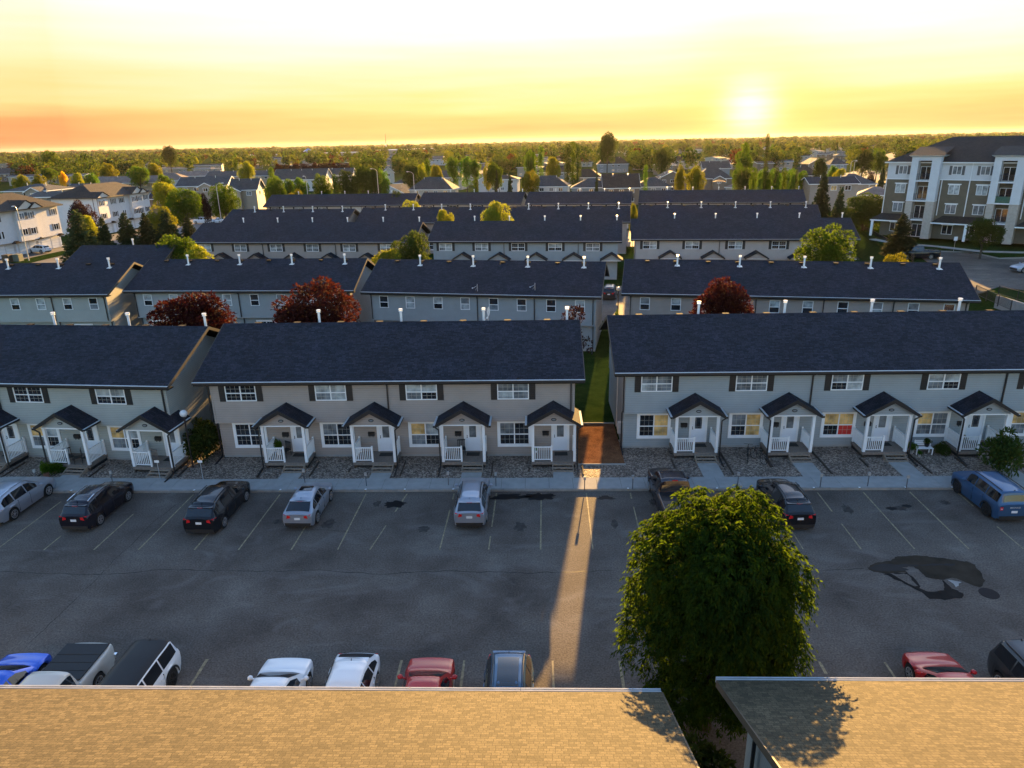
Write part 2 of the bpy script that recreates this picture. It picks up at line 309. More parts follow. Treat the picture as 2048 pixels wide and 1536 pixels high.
def asphalt_wear(nt):
    """pale tyre-scrubbed arcs and long cracks on top of the asphalt colour"""
    N, L = nt.nodes, nt.links; b = N['Principled BSDF']; src = b.inputs['Base Color'].links[0].from_socket
    tc = N.new('ShaderNodeTexCoord')
    n = N.new('ShaderNodeTexNoise'); n.inputs['Scale'].default_value = .35; n.inputs['Detail'].default_value = 3; n.inputs['Distortion'].default_value = 2.5; L.new(tc.outputs['Object'], n.inputs[0])
    mp = N.new('ShaderNodeMapping'); mp.inputs['Scale'].default_value = (.6, 1.2, 1); L.new(tc.outputs['Object'], mp.inputs[0]); L.new(mp.outputs[0], n.inputs[0])
    r = N.new('ShaderNodeValToRGB'); e = r.color_ramp.elements; e[0].position = .55; e[0].color = (0, 0, 0, 1); e[1].position = .72; e[1].color = (.26, .26, .26, 1); L.new(n.outputs[0], r.inputs[0])
    mx = N.new('ShaderNodeMix'); mx.data_type = 'RGBA'; L.new(r.outputs[0], mx.inputs[0]); L.new(src, mx.inputs[6]); mx.inputs[7].default_value = (.22, .20, .185, 1)
    vo = N.new('ShaderNodeTexVoronoi'); vo.feature = 'DISTANCE_TO_EDGE'; vo.inputs['Scale'].default_value = .11
    nd = N.new('ShaderNodeTexNoise'); nd.inputs['Scale'].default_value = .8; nd.inputs['Detail'].default_value = 6; L.new(tc.outputs['Object'], nd.inputs[0])
    va = N.new('ShaderNodeVectorMath'); va.operation = 'MULTIPLY_ADD'; L.new(nd.outputs['Color'], va.inputs[0]); va.inputs[1].default_value = (1.2, 1.2, 0); L.new(tc.outputs['Object'], va.inputs[2]); L.new(va.outputs[0], vo.inputs[0])
    lt = N.new('ShaderNodeMath'); lt.operation = 'LESS_THAN'; L.new(vo.outputs['Distance'], lt.inputs[0]); lt.inputs[1].default_value = .0
    m2 = N.new('ShaderNodeMix'); m2.data_type = 'RGBA'; L.new(lt.outputs[0], m2.inputs[0]); L.new(mx.outputs[2], m2.inputs[6]); m2.inputs[7].default_value = (.02, .019, .018, 1)
    L.new(m2.outputs[2], b.inputs['Base Color'])
asphalt_wear(_nt)
ROADM, _ = ground_mat('street asphalt', [(.3, (.10, .097, .095)), (.7, (.17, .165, .16))], .12, fine=(12, .15))
GRASS, _ = ground_mat('lawn grass', [(.3, (.014, .029, .007)), (.7, (.030, .052, .012))], .8, fine=(14, .5), bump=.25, spec=0.0)
FIELD, _ = ground_mat('suburban ground cover', [(.3, (.022, .040, .010)), (.55, (.035, .055, .015)), (.75, (.055, .065, .025))], .02, fine=(.5, .3), spec=0.0)
DIRT, _ = ground_mat('red brown mulch', [(.3, (.13, .062, .034)), (.7, (.24, .115, .058))], 1.5, fine=(22, .45), bump=.8, spec=0.0)
def gravel_mat():
    m, nt, b = new_mat('river gravel'); N, L = nt.nodes, nt.links
    tc = N.new('ShaderNodeTexCoord'); vo = N.new('ShaderNodeTexVoronoi'); vo.inputs['Scale'].default_value = 12.0; L.new(tc.outputs['Object'], vo.inputs[0])
    sp = N.new('ShaderNodeSeparateColor'); L.new(vo.outputs['Color'], sp.inputs[0])
    r = N.new('ShaderNodeValToRGB'); e = r.color_ramp.elements; e[0].color = (.05, .036, .028, 1); e[1].color = (.42, .34, .275, 1); e.new(.5).color = (.18, .135, .105, 1); L.new(sp.outputs[0], r.inputs[0])
    n = N.new('ShaderNodeTexNoise'); n.inputs['Scale'].default_value = .7; n.inputs['Detail'].default_value = 4; L.new(tc.outputs['Object'], n.inputs[0])
    mr = N.new('ShaderNodeMapRange'); L.new(n.outputs[0], mr.inputs[0]); mr.inputs[1].default_value = .3; mr.inputs[2].default_value = .7; mr.inputs[3].default_value = .7; mr.inputs[4].default_value = 1.25
    v = N.new('ShaderNodeVectorMath'); v.operation = 'SCALE'; L.new(r.outputs[0], v.inputs[0]); L.new(mr.outputs[0], v.inputs['Scale']); L.new(v.outputs[0], b.inputs['Base Color'])
    iv = N.new('ShaderNodeMath'); iv.operation = 'SUBTRACT'; iv.inputs[0].default_value = 1; L.new(vo.outputs['Distance'], iv.inputs[1])
    bp = N.new('ShaderNodeBump'); bp.inputs['Strength'].default_value = 1; bp.inputs['Distance'].default_value = .06; L.new(iv.outputs[0], bp.inputs['Height']); L.new(bp.outputs[0], b.inputs['Normal'])
    b.inputs['Roughness'].default_value = .8; return m
GRAVEL = gravel_mat()
PAINT = mat('worn yellow paint', (.25, .205, .12), .8, noise=.5, nscale=6)
WET = mat('wet asphalt', (.006, .006, .007), .5, noise=.3, spec=.15); PATCH = mat('fresh asphalt patch', (.016, .014, .013), .85, spec=.1, noise=.4, nscale=1.5, bump=.4, bscale=30)
DAMP = mat('damp brown asphalt', (.034, .027, .019), .8, spec=.1, noise=.5, nscale=1.2)
# ------------------------------------------------------------------ setting
def sheet(name, pts, z, m, thick=0.0):
    b = MB()
    if thick: b.prism([(p[0], p[1]) for p in pts], z-thick, z, m, 'z')
    else: b.poly([(p[0], p[1], z) for p in pts], m)
    o = b.build(name); tag(o, kind='structure'); return o
sheet('ground', [(-14000, -300), (14000, -300), (14000, 16000), (-14000, 16000)], -0.12, FIELD)
sheet('parking_lot', [(-75, 17.2), (46, 17.2), (46, 38.45), (-75, 38.45)], 0.0, ASPH)
sheet('lawn', [(-75, 4), (50, 4), (50, 17.2), (-75, 17.2)], 0.10, GRASS, .2)
sheet('lawn', [(-62, 46), (48, 46), (48, 76), (-62, 76)], 0.06, GRASS)
sheet('parking_lot', [(-66, 88), (10, 81), (50, 74), (52, 98), (12, 104), (-66, 109)], -0.04, ASPH)
sheet('parking_lot', [(-70, 150), (52, 138), (62, 160), (24, 168), (-70, 177)], -0.04, ASPH)
sheet('lawn', [(-75, 109.2), (56, 98.5), (62, 138), (-70, 149.5)], -0.03, GRASS)
def sidewalk():
    b = MB(); x = -62.0; i = 0
    while x < 45:
        w = 1.46; yb = 40.02+(.0 if x > -22 else min(.5, (-22-x)*.04)); b.box(x+.008, x+w-.008, 38.62, yb, -.05, .13, CONC); x += w; i += 1
    b.box(-62, 45, 38.62, 40.0, -.06, .115, TIMB)
    o = b.build('sidewalk'); tag(o, kind='structure')
    k = MB(); x = -62.0
    while x < 45: k.box(x+.006, x+2.99, 38.45, 38.615, -.05, .135, KERB); x += 3.0
    tag(k.build('kerb'), kind='structure')
sidewalk()
sheet('gravel_bed', [(-62, 40.0), (46, 40.0), (46, 46.0), (-62, 46.0)], 0.09, GRAVEL)
sheet('garden_path', [(2.75, 41.9), (5.75, 41.9), (5.75, 48.9), (2.75, 48.9)], 0.11, DIRT)
def stripes():
    b = MB(); random.seed(3)
    def line(x, y0, y1, skew=0.0, w=.09):
        y = y0
        while y < y1:                                   # worn in patches
            seg = random.uniform(.5, 1.6)
            if random.random() < .86 or y1-y < .8 or y-y0 < .6:
                f = (y-y0)/(y1-y0); xx = x+skew*f; ww = w*random.uniform(.6, 1.0)/2; ye = min(y1, y+seg); xe = x+skew*(ye-y0)/(y1-y0)
                b.poly([(xx-ww, y, .004), (xx+ww, y, .004), (xe+ww, ye, .004), (xe-ww, ye, .004)], PAINT)
            y += seg
    for x in (-34.0, -31.4, -28.7, -26.1, -23.4, -21.0, -18.0, -15.65, -12.85, -10.4, -8.7, -5.05, -2.5, .19, 2.89, 5.5, 8.1, 10.8, 13.6, 16.52, 19.2, 21.9, 24.6, 27.3):
        line(x, 32.0, 38.2, .9 if x == -8.7 else .1)
    for x in (-24.1, -21.5, -18.9, -16.3, -13.65, -11.0, -8.3, -5.57, -3.0, .6, 3.3, 8.6, 11.3, 13.87, 16.6, 19.3): line(x, 18.2, 23.7, 0, .13)
    tag(b.build('parking_stripe'), kind='structure')
stripes()
def blob(cx, cy, rx, ry, z, m, seed, n=26, rag=.25, name='puddle', pts=None):
    random.seed(seed); b = MB(); q = []
    for i in range(n):
        a = 2*math.pi*i/n; r = 1+random.uniform(-rag, rag); q.append((cx+rx*r*math.cos(a), cy+ry*r*math.sin(a), z))
    b.poly(q, m); o = b.build(name); tag(o, kind='structure'); return o
blob(-8.3, 36.9, .62, .42, .006, WET, 1); blob(-1.6, 37.75, 1.0, .38, .006, WET, 2, rag=.35); blob(.25, 37.8, .95, .42, .006, WET, 3, rag=.35); blob(4.1, 37.6, .55, .22, .006, WET, 4, rag=.4)
blob(20.0, 36.2, .3, .2, .006, WET, 8); blob(21.0, 36.5, .3, .18, .006, WET, 9)
def asphalt_patch():
    def px(L, z): return [P(x, y, z) for x, y in L]
    b = MB()
    z1 = lambda L: [(1640+x/5.02, 920+y/5.02) for x, y in L]
    _p = b.poly; rr = random.Random(6)
    def ragged(pts, m):
        q = []
        for a, c_ in zip(pts, pts[1:]+pts[:1]):
            n = max(1, int(math.hypot(a[0]-c_[0], a[1]-c_[1])/.16))
            for k in range(n): t = k/n; q.append((a[0]+(c_[0]-a[0])*t+rr.uniform(-.05, .05), a[1]+(c_[1]-a[1])*t+rr.uniform(-.045, .045), a[2]))
        _p(q, m)
    b.poly = ragged
    b.poly(px(z1([(470,1085),(560,1035),(700,1010),(780,965),(1000,960),(1250,985),(1480,1020),(1560,1050),(1620,1150),(1655,1215),(1610,1280),(1500,1240),(1440,1215),(1330,1180),(1240,1200),(1130,1190),(1060,1180),(1010,1120),(930,1060),(800,1060),(880,1130),(800,1130),(690,1140),(540,1125)]), .007), DAMP)
    b.poly(px(z1([(640,1145),(880,1130),(960,1210),(1010,1290),(1080,1320),(1240,1310),(1240,1200),(1330,1290),(1445,1340),(1430,1385),(1250,1405),(1100,1390),(1030,1325),(940,1290),(820,1225)]), .0085), PATCH)
    b.poly(px(z1([(470,1085),(600,1040),(800,1050),(1000,1045),(1350,1040),(1350,1060),(1000,1060),(820,1075),(900,1110),(760,1120),(560,1110)]), .010), WET)
    b.poly(px(z1([(720,1140),(880,1145),(975,1265),(940,1265),(800,1190)]), .012), MATS['worn asphalt'])
    b.poly(px(z1([(1290,1205),(1425,1225),(1360,1270)]), .012), CONC)
    tag(b.build('asphalt_patch'), kind='structure')
asphalt_patch()
def cracks():
    b = MB(); random.seed(21)
    for L, w in (([(-10,1143),(90,1146),(200,1150),(330,1139),(520,1143),(640,1141),(760,1148),(900,1142),(1050,1146),(1240,1141)], .05), ([(200,1150),(228,1120),(262,1090),(300,1050),(350,1010),(386,992)], .035), ([(200,1150),(150,1200),(90,1258),(45,1300)], .035), ([(1640,1141),(1740,1137)], .04), ([(560,1062),(640,1060),(700,1064),(760,1055)], .03)):
        pts = []
        for a, c_ in zip(L, L[1:]):
            p, q = P(*a), P(*c_); n = max(2, int(math.hypot(q[0]-p[0], q[1]-p[1])/.35))
            for k in range(n): t = k/n; pts.append((p[0]+(q[0]-p[0])*t+random.uniform(-.05, .05), p[1]+(q[1]-p[1])*t+random.uniform(-.06, .06)))
        for a, c_ in zip(pts, pts[1:]):
            dx, dy = c_[0]-a[0], c_[1]-a[1]; l = math.hypot(dx, dy) or 1; ww = w*random.uniform(.4, 1)/2; nx, ny = -dy/l*ww, dx/l*ww
            b.poly([(a[0]-nx, a[1]-ny, .003), (c_[0]-nx, c_[1]-ny, .003), (c_[0]+nx, c_[1]+ny, .003), (a[0]+nx, a[1]+ny, .003)], WET)
    tag(b.build('asphalt_crack'), kind='structure')
cracks()
STAIN = mat('oil stained asphalt', (.052, .045, .040), .7, noise=.5, nscale=4, spec=.15)
_r = random.Random(17)
for i_, x_ in enumerate((-27.3, -19.6, -14.3, -11.6, -9.3, -6.4, -1.2, 4.2, 6.8, 12.3, 17.8, 20.6, 23.3)):
    blob(x_+_r.uniform(-.3, .3), _r.uniform(33.6, 37), _r.uniform(.18, .42), _r.uniform(.15, .5), .0025+i_*.00005, STAIN, 40+i_, n=20, rag=.3, name='oil_stain')
mh = MB(); c = P(1978, 1187, 0); mh.tube((c[0], c[1], -.02), (c[0], c[1], .012), .42, mat('cast iron', (.03, .026, .026), .8, 0, spec=.1, nscale=20), n=20)
tag(mh.build('manhole_cover'), 'round iron manhole cover flush in the asphalt beside the patch', 'manhole cover')
# ------------------------------------------------------------------ row houses
MUNT = mat('window grid bars', (.42, .40, .34), .5)
def win_frame(w, h, bw=.06, trim=0.0, grid=(3, 2), vm=True, name='window'):
    """frame mesh facing -Y, lower left corner at origin"""
    b = MB(); y0, y1 = -.05, .03
    if trim: b.box(-trim, w+trim, -.055, .02, -trim*1.1, 0, WHITE); b.box(-trim, w+trim, -.055, .02, h, h+trim, WHITE); b.box(-trim, 0, -.052, .02, 0, h, WHITE); b.box(w, w+trim, -.052, .02, 0, h, WHITE)
    b.box(0, w, y0, y1, 0, bw, WHITE); b.box(0, w, y0, y1, h-bw, h, WHITE); b.box(0, bw, y0-.001, y1, bw, h-bw, WHITE); b.box(w-bw, w, y0-.001, y1, bw, h-bw, WHITE)
    hm = h*.47
    b.box(bw, w-bw, y0-.002, y1, hm-.03, hm+.03, WHITE)
    if vm: b.box(w/2-.035, w/2+.035, y0-.003, y1, bw, h-bw, WHITE)
    if grid:
        cols = [(bw, w/2-.035), (w/2+.035, w-bw)] if vm else [(bw, w-bw)]
        for a, c in cols:
            for k in range(1, grid[0]): x = a+(c-a)*k/grid[0]; b.box(x-.006, x+.006, -.022, -.012, bw, h-bw, MUNT)
            for lo, hi in ((bw, hm-.03), (hm+.03, h-bw)):
                for k in range(1, grid[1]): z = lo+(hi-lo)*k/grid[1]; b.box(a, c, -.0215, -.0125, z-.006, z+.006, MUNT)
    return b.mesh(name)
def pane_mesh(w, h, mats4, bw=.05):
    b = MB(); hm = h*.47; y = -.010
    if len(mats4) == 4:
        q = [(bw, w/2, bw, hm), (w/2, w-bw, bw, hm), (bw, w/2, hm, h-bw), (w/2, w-bw, hm, h-bw)]
    else: q = [(bw, w-bw, bw, hm), (bw, w-bw, hm, h-bw)]
    for (x0, x1, z0, z1), m in zip(q, mats4): b.poly([(x0, y, z0), (x1, y, z0), (x1, y, z1), (x0, y, z1)], m)
    return b.mesh('pane', fix=False)
WF_UP = win_frame(2.02, 1.16); WF_LOW = win_frame(2.0, 1.62, .07, .13, (3, 2)); WF_REAR = win_frame(.95, 1.25, .06, 0, None, False)
D_, B_, C_, A_ = G_DARK, G_BLIND, G_CURT, G_AMB
PU = [pane_mesh(2.02, 1.16, m) for m in ((D_, D_, D_, D_), (C_, B_, B_, B_), (C_, D_, B_, B_), (C_, C_, C_, C_), (D_, D_, B_, B_), (B_, C_, C_, C_), (D_, B_, C_, B_))]
PL = [pane_mesh(2.0, 1.62, m) for m in ((D_, D_, D_, D_), (D_, D_, C_, D_), (D_, B_, B_, B_), (D_, A_, D_, A_), (D_, A_, C_, A_), (D_, C_, A_, A_), (C_, C_, A_, C_), (D_, RED_, A_, A_), (C_, D_, A_, B_))]
PR = [pane_mesh(.95, 1.25, m) for m in ((D_, B_), (D_, D_), (B_, B_), (C_, D_), (D_, C_), (B_, C_))]
def mk(fn):
    b = MB(); r = fn(b); return b.mesh(r or 'm')
def _shut(b):
    b.box(0, .40, -.045, 0, 0, 1.2, SHUT)
    for i in range(9): b.box(.05, .35, -.055, -.045, .07+i*.125, .14+i*.125, BLACK)
    return 'shutter'
SH = mk(_shut)
def _door(b):
    b.box(-.13, .0, -.06, .02, -.03, 2.2, WHITE); b.box(.93, 1.06, -.06, .02, -.03, 2.2, WHITE); b.box(-.13, 1.06, -.062, .02, 2.08, 2.2, WHITE)
    b.box(0, .93, -.03, .02, 0, 2.08, DOOR); b.box(.2, .73, -.036, -.03, .95, 1.92, WHITE)
    return 'door'
DR = mk(_door)
DG = mk(lambda b: (b.poly([(.24, -.038, .99), (.69, -.038, .99), (.69, -.038, 1.88), (.24, -.038, 1.88)], G_DARK), b.box(.3, .31, -.041, -.039, .99, 1.88, GUT), b.box(.62, .63, -.041, -.039, .99, 1.88, GUT), b.box(.24, .69, -.041, -.039, 1.1, 1.11, GUT), b.box(.24, .69, -.041, -.039, 1.77, 1.78, GUT), 'door_glass')[-1])
DG2 = mk(lambda b: (b.poly([(.24, -.038, .99), (.69, -.038, .99), (.69, -.038, 1.88), (.24, -.038, 1.88)], G_CURT), 'door_glass')[-1])
DH = mk(lambda b: (b.ball((.09, -.06, .98), .035, BLACK, 8, 5), b.ball((.09, -.05, 1.12), .028, BLACK, 8, 5), b.box(.075, .105, -.05, -.031, .96, 1.13, BLACK), 'handle')[-1])
MBX = mk(lambda b: (b.box(0, .42, -.14, -.002, 0, .22, BLACK), b.prism([(-.15, .215), (-.002, .215), (-.002, .29)], -.01, .43, BLACK, 'x'), b.box(.08, .1, -.1, -.05, -.09, 0, BLACK), b.box(.3, .32, -.1, -.05, -.09, 0, BLACK), 'mailbox')[-1])
PW, PD = 2.65, 1.8           # porch width (post centre to post centre), depth
def _deck(b):
    for i in range(13): b.box(-.08+i*.215, -.08+i*.215+.205, -PD, -.01, .44, .50, WOOD)
    b.box(-.06, PW+.06, -PD-.02, -PD+.02, .31, .44, WOOD); b.box(-.08, -.04, -PD, -.02, .31, .44, WOOD); b.box(PW+.04, PW+.08, -PD, -.02, .31, .44, WOOD); b.box(-.02, PW+.02, -PD+.2, -.05, .0, .3, BLACK)  # black block under the boards paints the shade below the deck
    for x in (0, PW): b.box(x-.06, x+.06, -PD+.03, -PD+.15, .0, .44, TIMB)
    return 'deck'
DECK = mk(_deck)
STEPW = mat('brown step boards', (.27, .21, .16), .8, noise=.3, nscale=8)
def _steps(b):
    x0, x1 = 1.28, 2.52
    for i, z in enumerate((.40, .28, .17)):
        y = -PD-.24*(i+1)-.02; b.box(x0, x1, y, y+.21, z-.035, z, STEPW)
    for x in (x0-.05, x1): b.prism([(-PD-.02, .02), (-PD-.80, .02), (-PD-.80, .16), (-PD-.02, .46)], x, x+.05, STEPW, 'x')
    b.box((x0+x1)/2-.03, (x0+x1)/2+.03, -PD-.6, -PD-.05, .04, .13, STEPW); b.box(x0, x1, -PD-.7, -PD-.04, .0, .02, BLACK)  # black sheet below the treads paints the shade in the riser gaps
    return 'steps'
STEPS = mk(_steps)
def _post(b): b.box(-.085, .085, -.085, .085, .5, 3.08, WHITE); return 'post'
POST = mk(_post)
def rail_mesh(L):
    b = MB(); b.box(0, L, -.04, .04, .96, 1.02, WHITE); b.box(0, L, -.03, .03, .10, .15, WHITE); n = int(L/.115)
    for i in range(n): x = (i+.5)*L/n; b.box(x-.019, x+.019, -.019, .019, .15, .96, WHITE)
    b.box(L-.05, L+.05, -.05, .05, 0, 1.1, WHITE); return b.mesh('railing')
RAIL_F, RAIL_S = rail_mesh(1.1), rail_mesh(1.55)
def _proof(b):
    cx = PW/2; hw = 1.68; zr, ze = 4.22, 3.20; y0, y1 = -PD-.3, .5
    for s in (-1, 1):
        e, f = (cx+s*hw, ze), (cx, zr)
        b.poly([(e[0], y0, e[1]), (f[0], y0, f[1]), (f[0], y1, f[1]), (e[0], y1, e[1]), (e[0], y0, e[1]-.13), (f[0], y0, f[1]-.13), (f[0], y1, f[1]-.13), (e[0], y1, e[1]-.13)], ROOF, [(0,1,2,3),(7,6,5,4),(0,3,7,4),(1,0,4,5),(2,1,5,6),(3,2,6,7)])
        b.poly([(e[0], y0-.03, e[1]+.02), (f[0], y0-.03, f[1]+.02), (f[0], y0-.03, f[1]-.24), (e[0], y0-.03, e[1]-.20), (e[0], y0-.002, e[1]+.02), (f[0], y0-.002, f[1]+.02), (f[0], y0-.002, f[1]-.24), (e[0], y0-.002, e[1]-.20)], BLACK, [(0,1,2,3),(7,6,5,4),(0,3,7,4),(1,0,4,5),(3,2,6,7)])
    return 'porch_roof'
PROOF = mk(_proof)
PGUT = [mk(lambda b, q=q: (b.box(q, q+.13, -PD-.32, .4, 3.02, 3.145, BLACK), b.box(q, q+.13, -PD-.30, .4, 3.143, 3.157, GUT), 'gutter')[-1]) for q in (-.5, PW+.37)]
def dsp(x, s):
    def f(b):
        b.bar((x, -PD-.2, 3.02), (x-s*.26, -PD-.12, 2.8), .07, .07, BLACK); b.bar((x-s*.26, -PD-.12, 2.8), (x-s*.26, -PD-.12, .25), .075, .075, BLACK); b.bar((x-s*.26, -PD-.12, .25), (x-s*.26, -PD-1.3, .13), .08, .07, BLACK)
        return 'downspout'
    return mk(f)
DSR, DSL = dsp(PW+.43, 1), dsp(-.43, -1)
PLQ = mk(lambda b: (b.prism([(PW/2+.17*math.cos(i*math.pi/8), 3.42+.10*math.sin(i*math.pi/8)) for i in range(16)], -PD-.035, -PD-.0, BLACK, 'y'), b.prism([(PW/2+.12*math.cos(i*math.pi/8), 3.42+.05*math.sin(i*math.pi/8)) for i in range(16)], -PD-.038, -PD-.03, mat('plaque grey', (.2, .22, .24)), 'y'), 'number_plaque')[-1])
def gablewall(m):
    b = MB(); cx = PW/2; b.prism([(-.1, 3.10), (PW+.1, 3.10), (cx+.02, 4.08), (cx-.02, 4.08)], -PD, -PD+.08, m, 'y'); b.box(-.1, PW+.1, -PD-.012, -PD+.1, 3.02, 3.10, WHITE)
    b.box(-.1, .02, -PD+.1, 0, 3.02, 3.10, WHITE); b.box(PW-.02, PW+.1, -PD+.1, 0, 3.02, 3.10, WHITE); b.box(.02, PW-.02, -PD+.1, 0, 3.05, 3.09, WHITE)
    return b.mesh('porch_gable')
PG = {}
MAT_ = mk(lambda b: (b.box(1.4, 2.25, -.85, -.3, .502, .515, RUBBER), 'doormat')[-1])
def _pipe(b):
    b.tube((0, 0, -.1), (0, 0, .95), .085, WHITE, n=10); b.tube((0, 0, .95), (0, 0, 1.02), .15, WHITE, .13, n=10); b.tube((0, 0, 1.06), (0, 0, 1.14), .16, WHITE, .15, n=10)
    b.poly([(-.28, -.25, .02), (.28, -.25, .02), (.2, .2, .12), (-.2, .2, .12)], METAL); b.tube((0, 0, 0), (0, 0, .2), .13, METAL, .09, n=10); return 'chimney'
PIPE = mk(_pipe)
RVENT = mk(lambda b: (b.box(-.19, .19, -.17, .17, 0, .13, SOFF), b.box(-.23, .23, -.20, .20, .13, .155, SOFF), 'roof_vent')[-1])
SL = math.tan(R_(22.62)); HW = 5.75; ZE = 5.85
def row_house(label, x, y, ang, n, uw, side, wall, units=True, detail=2, extL=0.0, ovl=.78, ovr=.6, group=None, seed=0, porch_dx=0.0, porch_k=0.0, lows=None, ups=None, pipes=True, wallside=None, roofm=ROOF, cat='townhouse row', skip_porch=()):
    """near eave's left end at x,y; side = which face looks at us"""
    rnd = random.Random(seed); rz = R_(ang)
    root = empty('townhouse_row', (x, y, 0), rz); tag(root, label, cat, group)
    L = n*uw+ovl+ovr; D = 2*HW; X0, X1 = ovl, L-ovr
    w = MB(); w.prism([(.6, 2.77), (D-.6, 2.77), (D-.6, 5.58), (HW, 5.58+(HW-.6)*SL-.05), (.6, 5.58)], X0, X1, wall, 'x')
    w.box(X0, X1, 1.1, D-1.1, .25, 2.77, wall); w.build('wall', root)
    f = MB(); f.box(X0-.01, X1+.01, 1.12, D-1.12, -.1, .25, CONC); f.build('foundation', root)
    r = MB(); t = .16
    for s in (0, 1):
        ye, yr = (0, HW) if s == 0 else (D, HW)
        r.poly([(0, ye, ZE), (L, ye, ZE), (L, yr, ZE+HW*SL), (0, yr, ZE+HW*SL), (0, ye, ZE-t), (L, ye, ZE-t), (L, yr, ZE+HW*SL-t), (0, yr, ZE+HW*SL-t)], roofm, [(0,1,2,3),(7,6,5,4),(0,4,5,1),(1,5,6,2),(3,7,4,0)])
    roof = r.build('roof', root)
    rc = MB()
    for s, (a, b2) in ((0, (HW-.13, HW)), (1, (HW, HW+.13))): rc.poly([(0, a, ZE+a*SL+.012 if s == 0 else ZE+HW*SL+.014), (L, a, ZE+a*SL+.012 if s == 0 else ZE+HW*SL+.014), (L, b2, ZE+HW*SL+.014 if s == 0 else ZE+(D-b2)*SL+.012), (0, b2, ZE+HW*SL+.014 if s == 0 else ZE+(D-b2)*SL+.012)], roofm)
    rc.build('ridge_cap', root)
    g = MB(); g.box(-.02, L+.02, -.13, -.005, ZE-.19, ZE-.035, BLACK); g.box(-.02, L+.02, -.13, -.005, ZE-.034, ZE-.012, GUT); g.box(0, L, -.004, .6, ZE-.30, ZE-.24, SOFF); g.box(0, L, -.004, .02, ZE-.24, ZE-.165, BLACK)
    g.build('gutter', root)
    if detail:
        for xx in (-.045, L+.005):
            for ye in (0, D):
                fa = MB()
                fa.poly([(xx, ye, ZE+.01), (xx, HW, ZE+HW*SL+.01), (xx, HW, ZE+HW*SL-.22), (xx, ye, ZE-.22), (xx+.04, ye, ZE+.01), (xx+.04, HW, ZE+HW*SL+.01), (xx+.04, HW, ZE+HW*SL-.22), (xx+.04, ye, ZE-.22)], FASC, [(0,1,2,3),(7,6,5,4),(0,4,5,1),(2,6,7,3),(0,3,7,4),(1,5,6,2)])
                fa.build('fascia', root)
        for bx in ((X0-.02, X0+.10, .58, .72, 2.77, 5.55), (X1-.10, X1+.02, .58, .72, 2.77, 5.55), (X0-.015, X0+.09, 1.085, 1.2, .25, 2.77), (X1-.09, X1+.015, 1.085, 1.2, .25, 2.77)):
            ct = MB(); ct.box(*bx, wall); ct.build('corner_trim', root)
    if pipes:
        for k in range(n):
            pxx = X0+k*uw+uw*.96-(.0 if side == 'front' else 1.3)
            if side == 'front': py = HW+1.15; obj('chimney', PIPE, roof, (pxx, py, ZE+(D-py)*SL), 0)
            else: py = HW-1.15; obj('chimney', PIPE, roof, (pxx, py, ZE+py*SL))
            for q in (.25, .72):
                if detail: py = HW+.5 if side == 'front' else HW-.45; obj('roof_vent', RVENT, roof, (X0+(k+q)*uw, py, ZE+(HW-abs(py-HW))*SL-.02))
    for k in range(n):
        u = X0+k*uw
        if side == 'front' and detail >= 1:
            fr = obj('window', WF_UP, root, (u+.97*uw/5.9, .6, 4.32)); obj('pane', PU[ups[k] if ups else rnd.randrange(len(PU))], fr)
            obj('shutter', SH, root, (u+.97*uw/5.9-.415, .6, 4.3)); obj('shutter', SH, root, (u+.97*uw/5.9+2.035, .6, 4.3))
            px = u+3.56+porch_dx+porch_k*k+(uw-5.9)*.5
            if px+PW > X1+.6: px = X1+.2-PW
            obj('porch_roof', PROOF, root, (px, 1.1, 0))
            if wall.name not in PG: PG[wall.name] = gablewall(wall)
            obj('porch_gable', PG[wall.name], root, (px, 1.1, 0))
        if side == 'front' and detail >= 2:
            fr = obj('window', WF_LOW, root, (u+1.0*uw/5.9, 1.1, .93)); obj('pane', PL[lows[k] if lows else rnd.randrange(len(PL))], fr)
            d = obj('door', DR, root, (px+1.33, 1.1, .5)); obj('door_glass', DG if rnd.random() < .6 else DG2, d); obj('handle', DH, d)
            obj('mailbox', MBX, root, (px+.62, 1.1, 1.62))
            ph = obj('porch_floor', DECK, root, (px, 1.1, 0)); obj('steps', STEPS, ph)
            obj('post', POST, root, (px, 1.1-PD+.1, 0)); obj('post', POST, root, (px+PW, 1.1-PD+.1, 0))
            obj('railing', RAIL_F, root, (px+.09, 1.1-PD+.1, .5)); obj('railing', RAIL_S, root, (px, 1.1-PD+.18, .5), math.pi/2); obj('railing', RAIL_S, root, (px+PW, 1.1-PD+.18, .5), math.pi/2)
            [obj('gutter', g_, root, (px, 1.1, 0)) for g_ in PGUT]; obj('number_plaque', PLQ, root, (px, 1.1, 0)); obj('doormat', MAT_, root, (px, 1.1, 0))
            obj('downspout', DSR if (k+seed) % 2 == 0 else DSL, root, (px, 1.1, 0))
        if side == 'rear':
            for q in (.95*uw/5.7, 3.75*uw/5.7):
                fr = obj('window', WF_REAR, root, (u+q, .6, 4.1)); obj('pane', PR[rnd.randrange(len(PR))], fr)
            if detail and k % 2 == 0:
                fr = obj('window', WF_LOW, root, (u+1.2, 1.1, .7)); obj('pane', PL[0], fr)
        if (k % 2 == 1 or side == 'rear' and detail == 2 or k == 0 and detail == 2) and detail:
            b = MB(); xx = u+uw-.22 if k else u+.1
            if k == 0 and side == 'front': xx = u-.12
            b.bar((xx, -.05, 5.62), (xx, .52, 5.4), .075, .075, BLACK); b.bar((xx, .52, 5.4), (xx, .52, 2.95), .08, .08, BLACK)
            if side == 'rear' or k == 0: b.bar((xx, .52, 2.95), (xx, 1.03, 2.7), .08, .08, BLACK); b.bar((xx, 1.03, 2.7), (xx, 1.03, .2), .08, .08, BLACK); b.bar((xx, 1.03, .2), (xx, -.1, .13), .09, .07, BLACK)
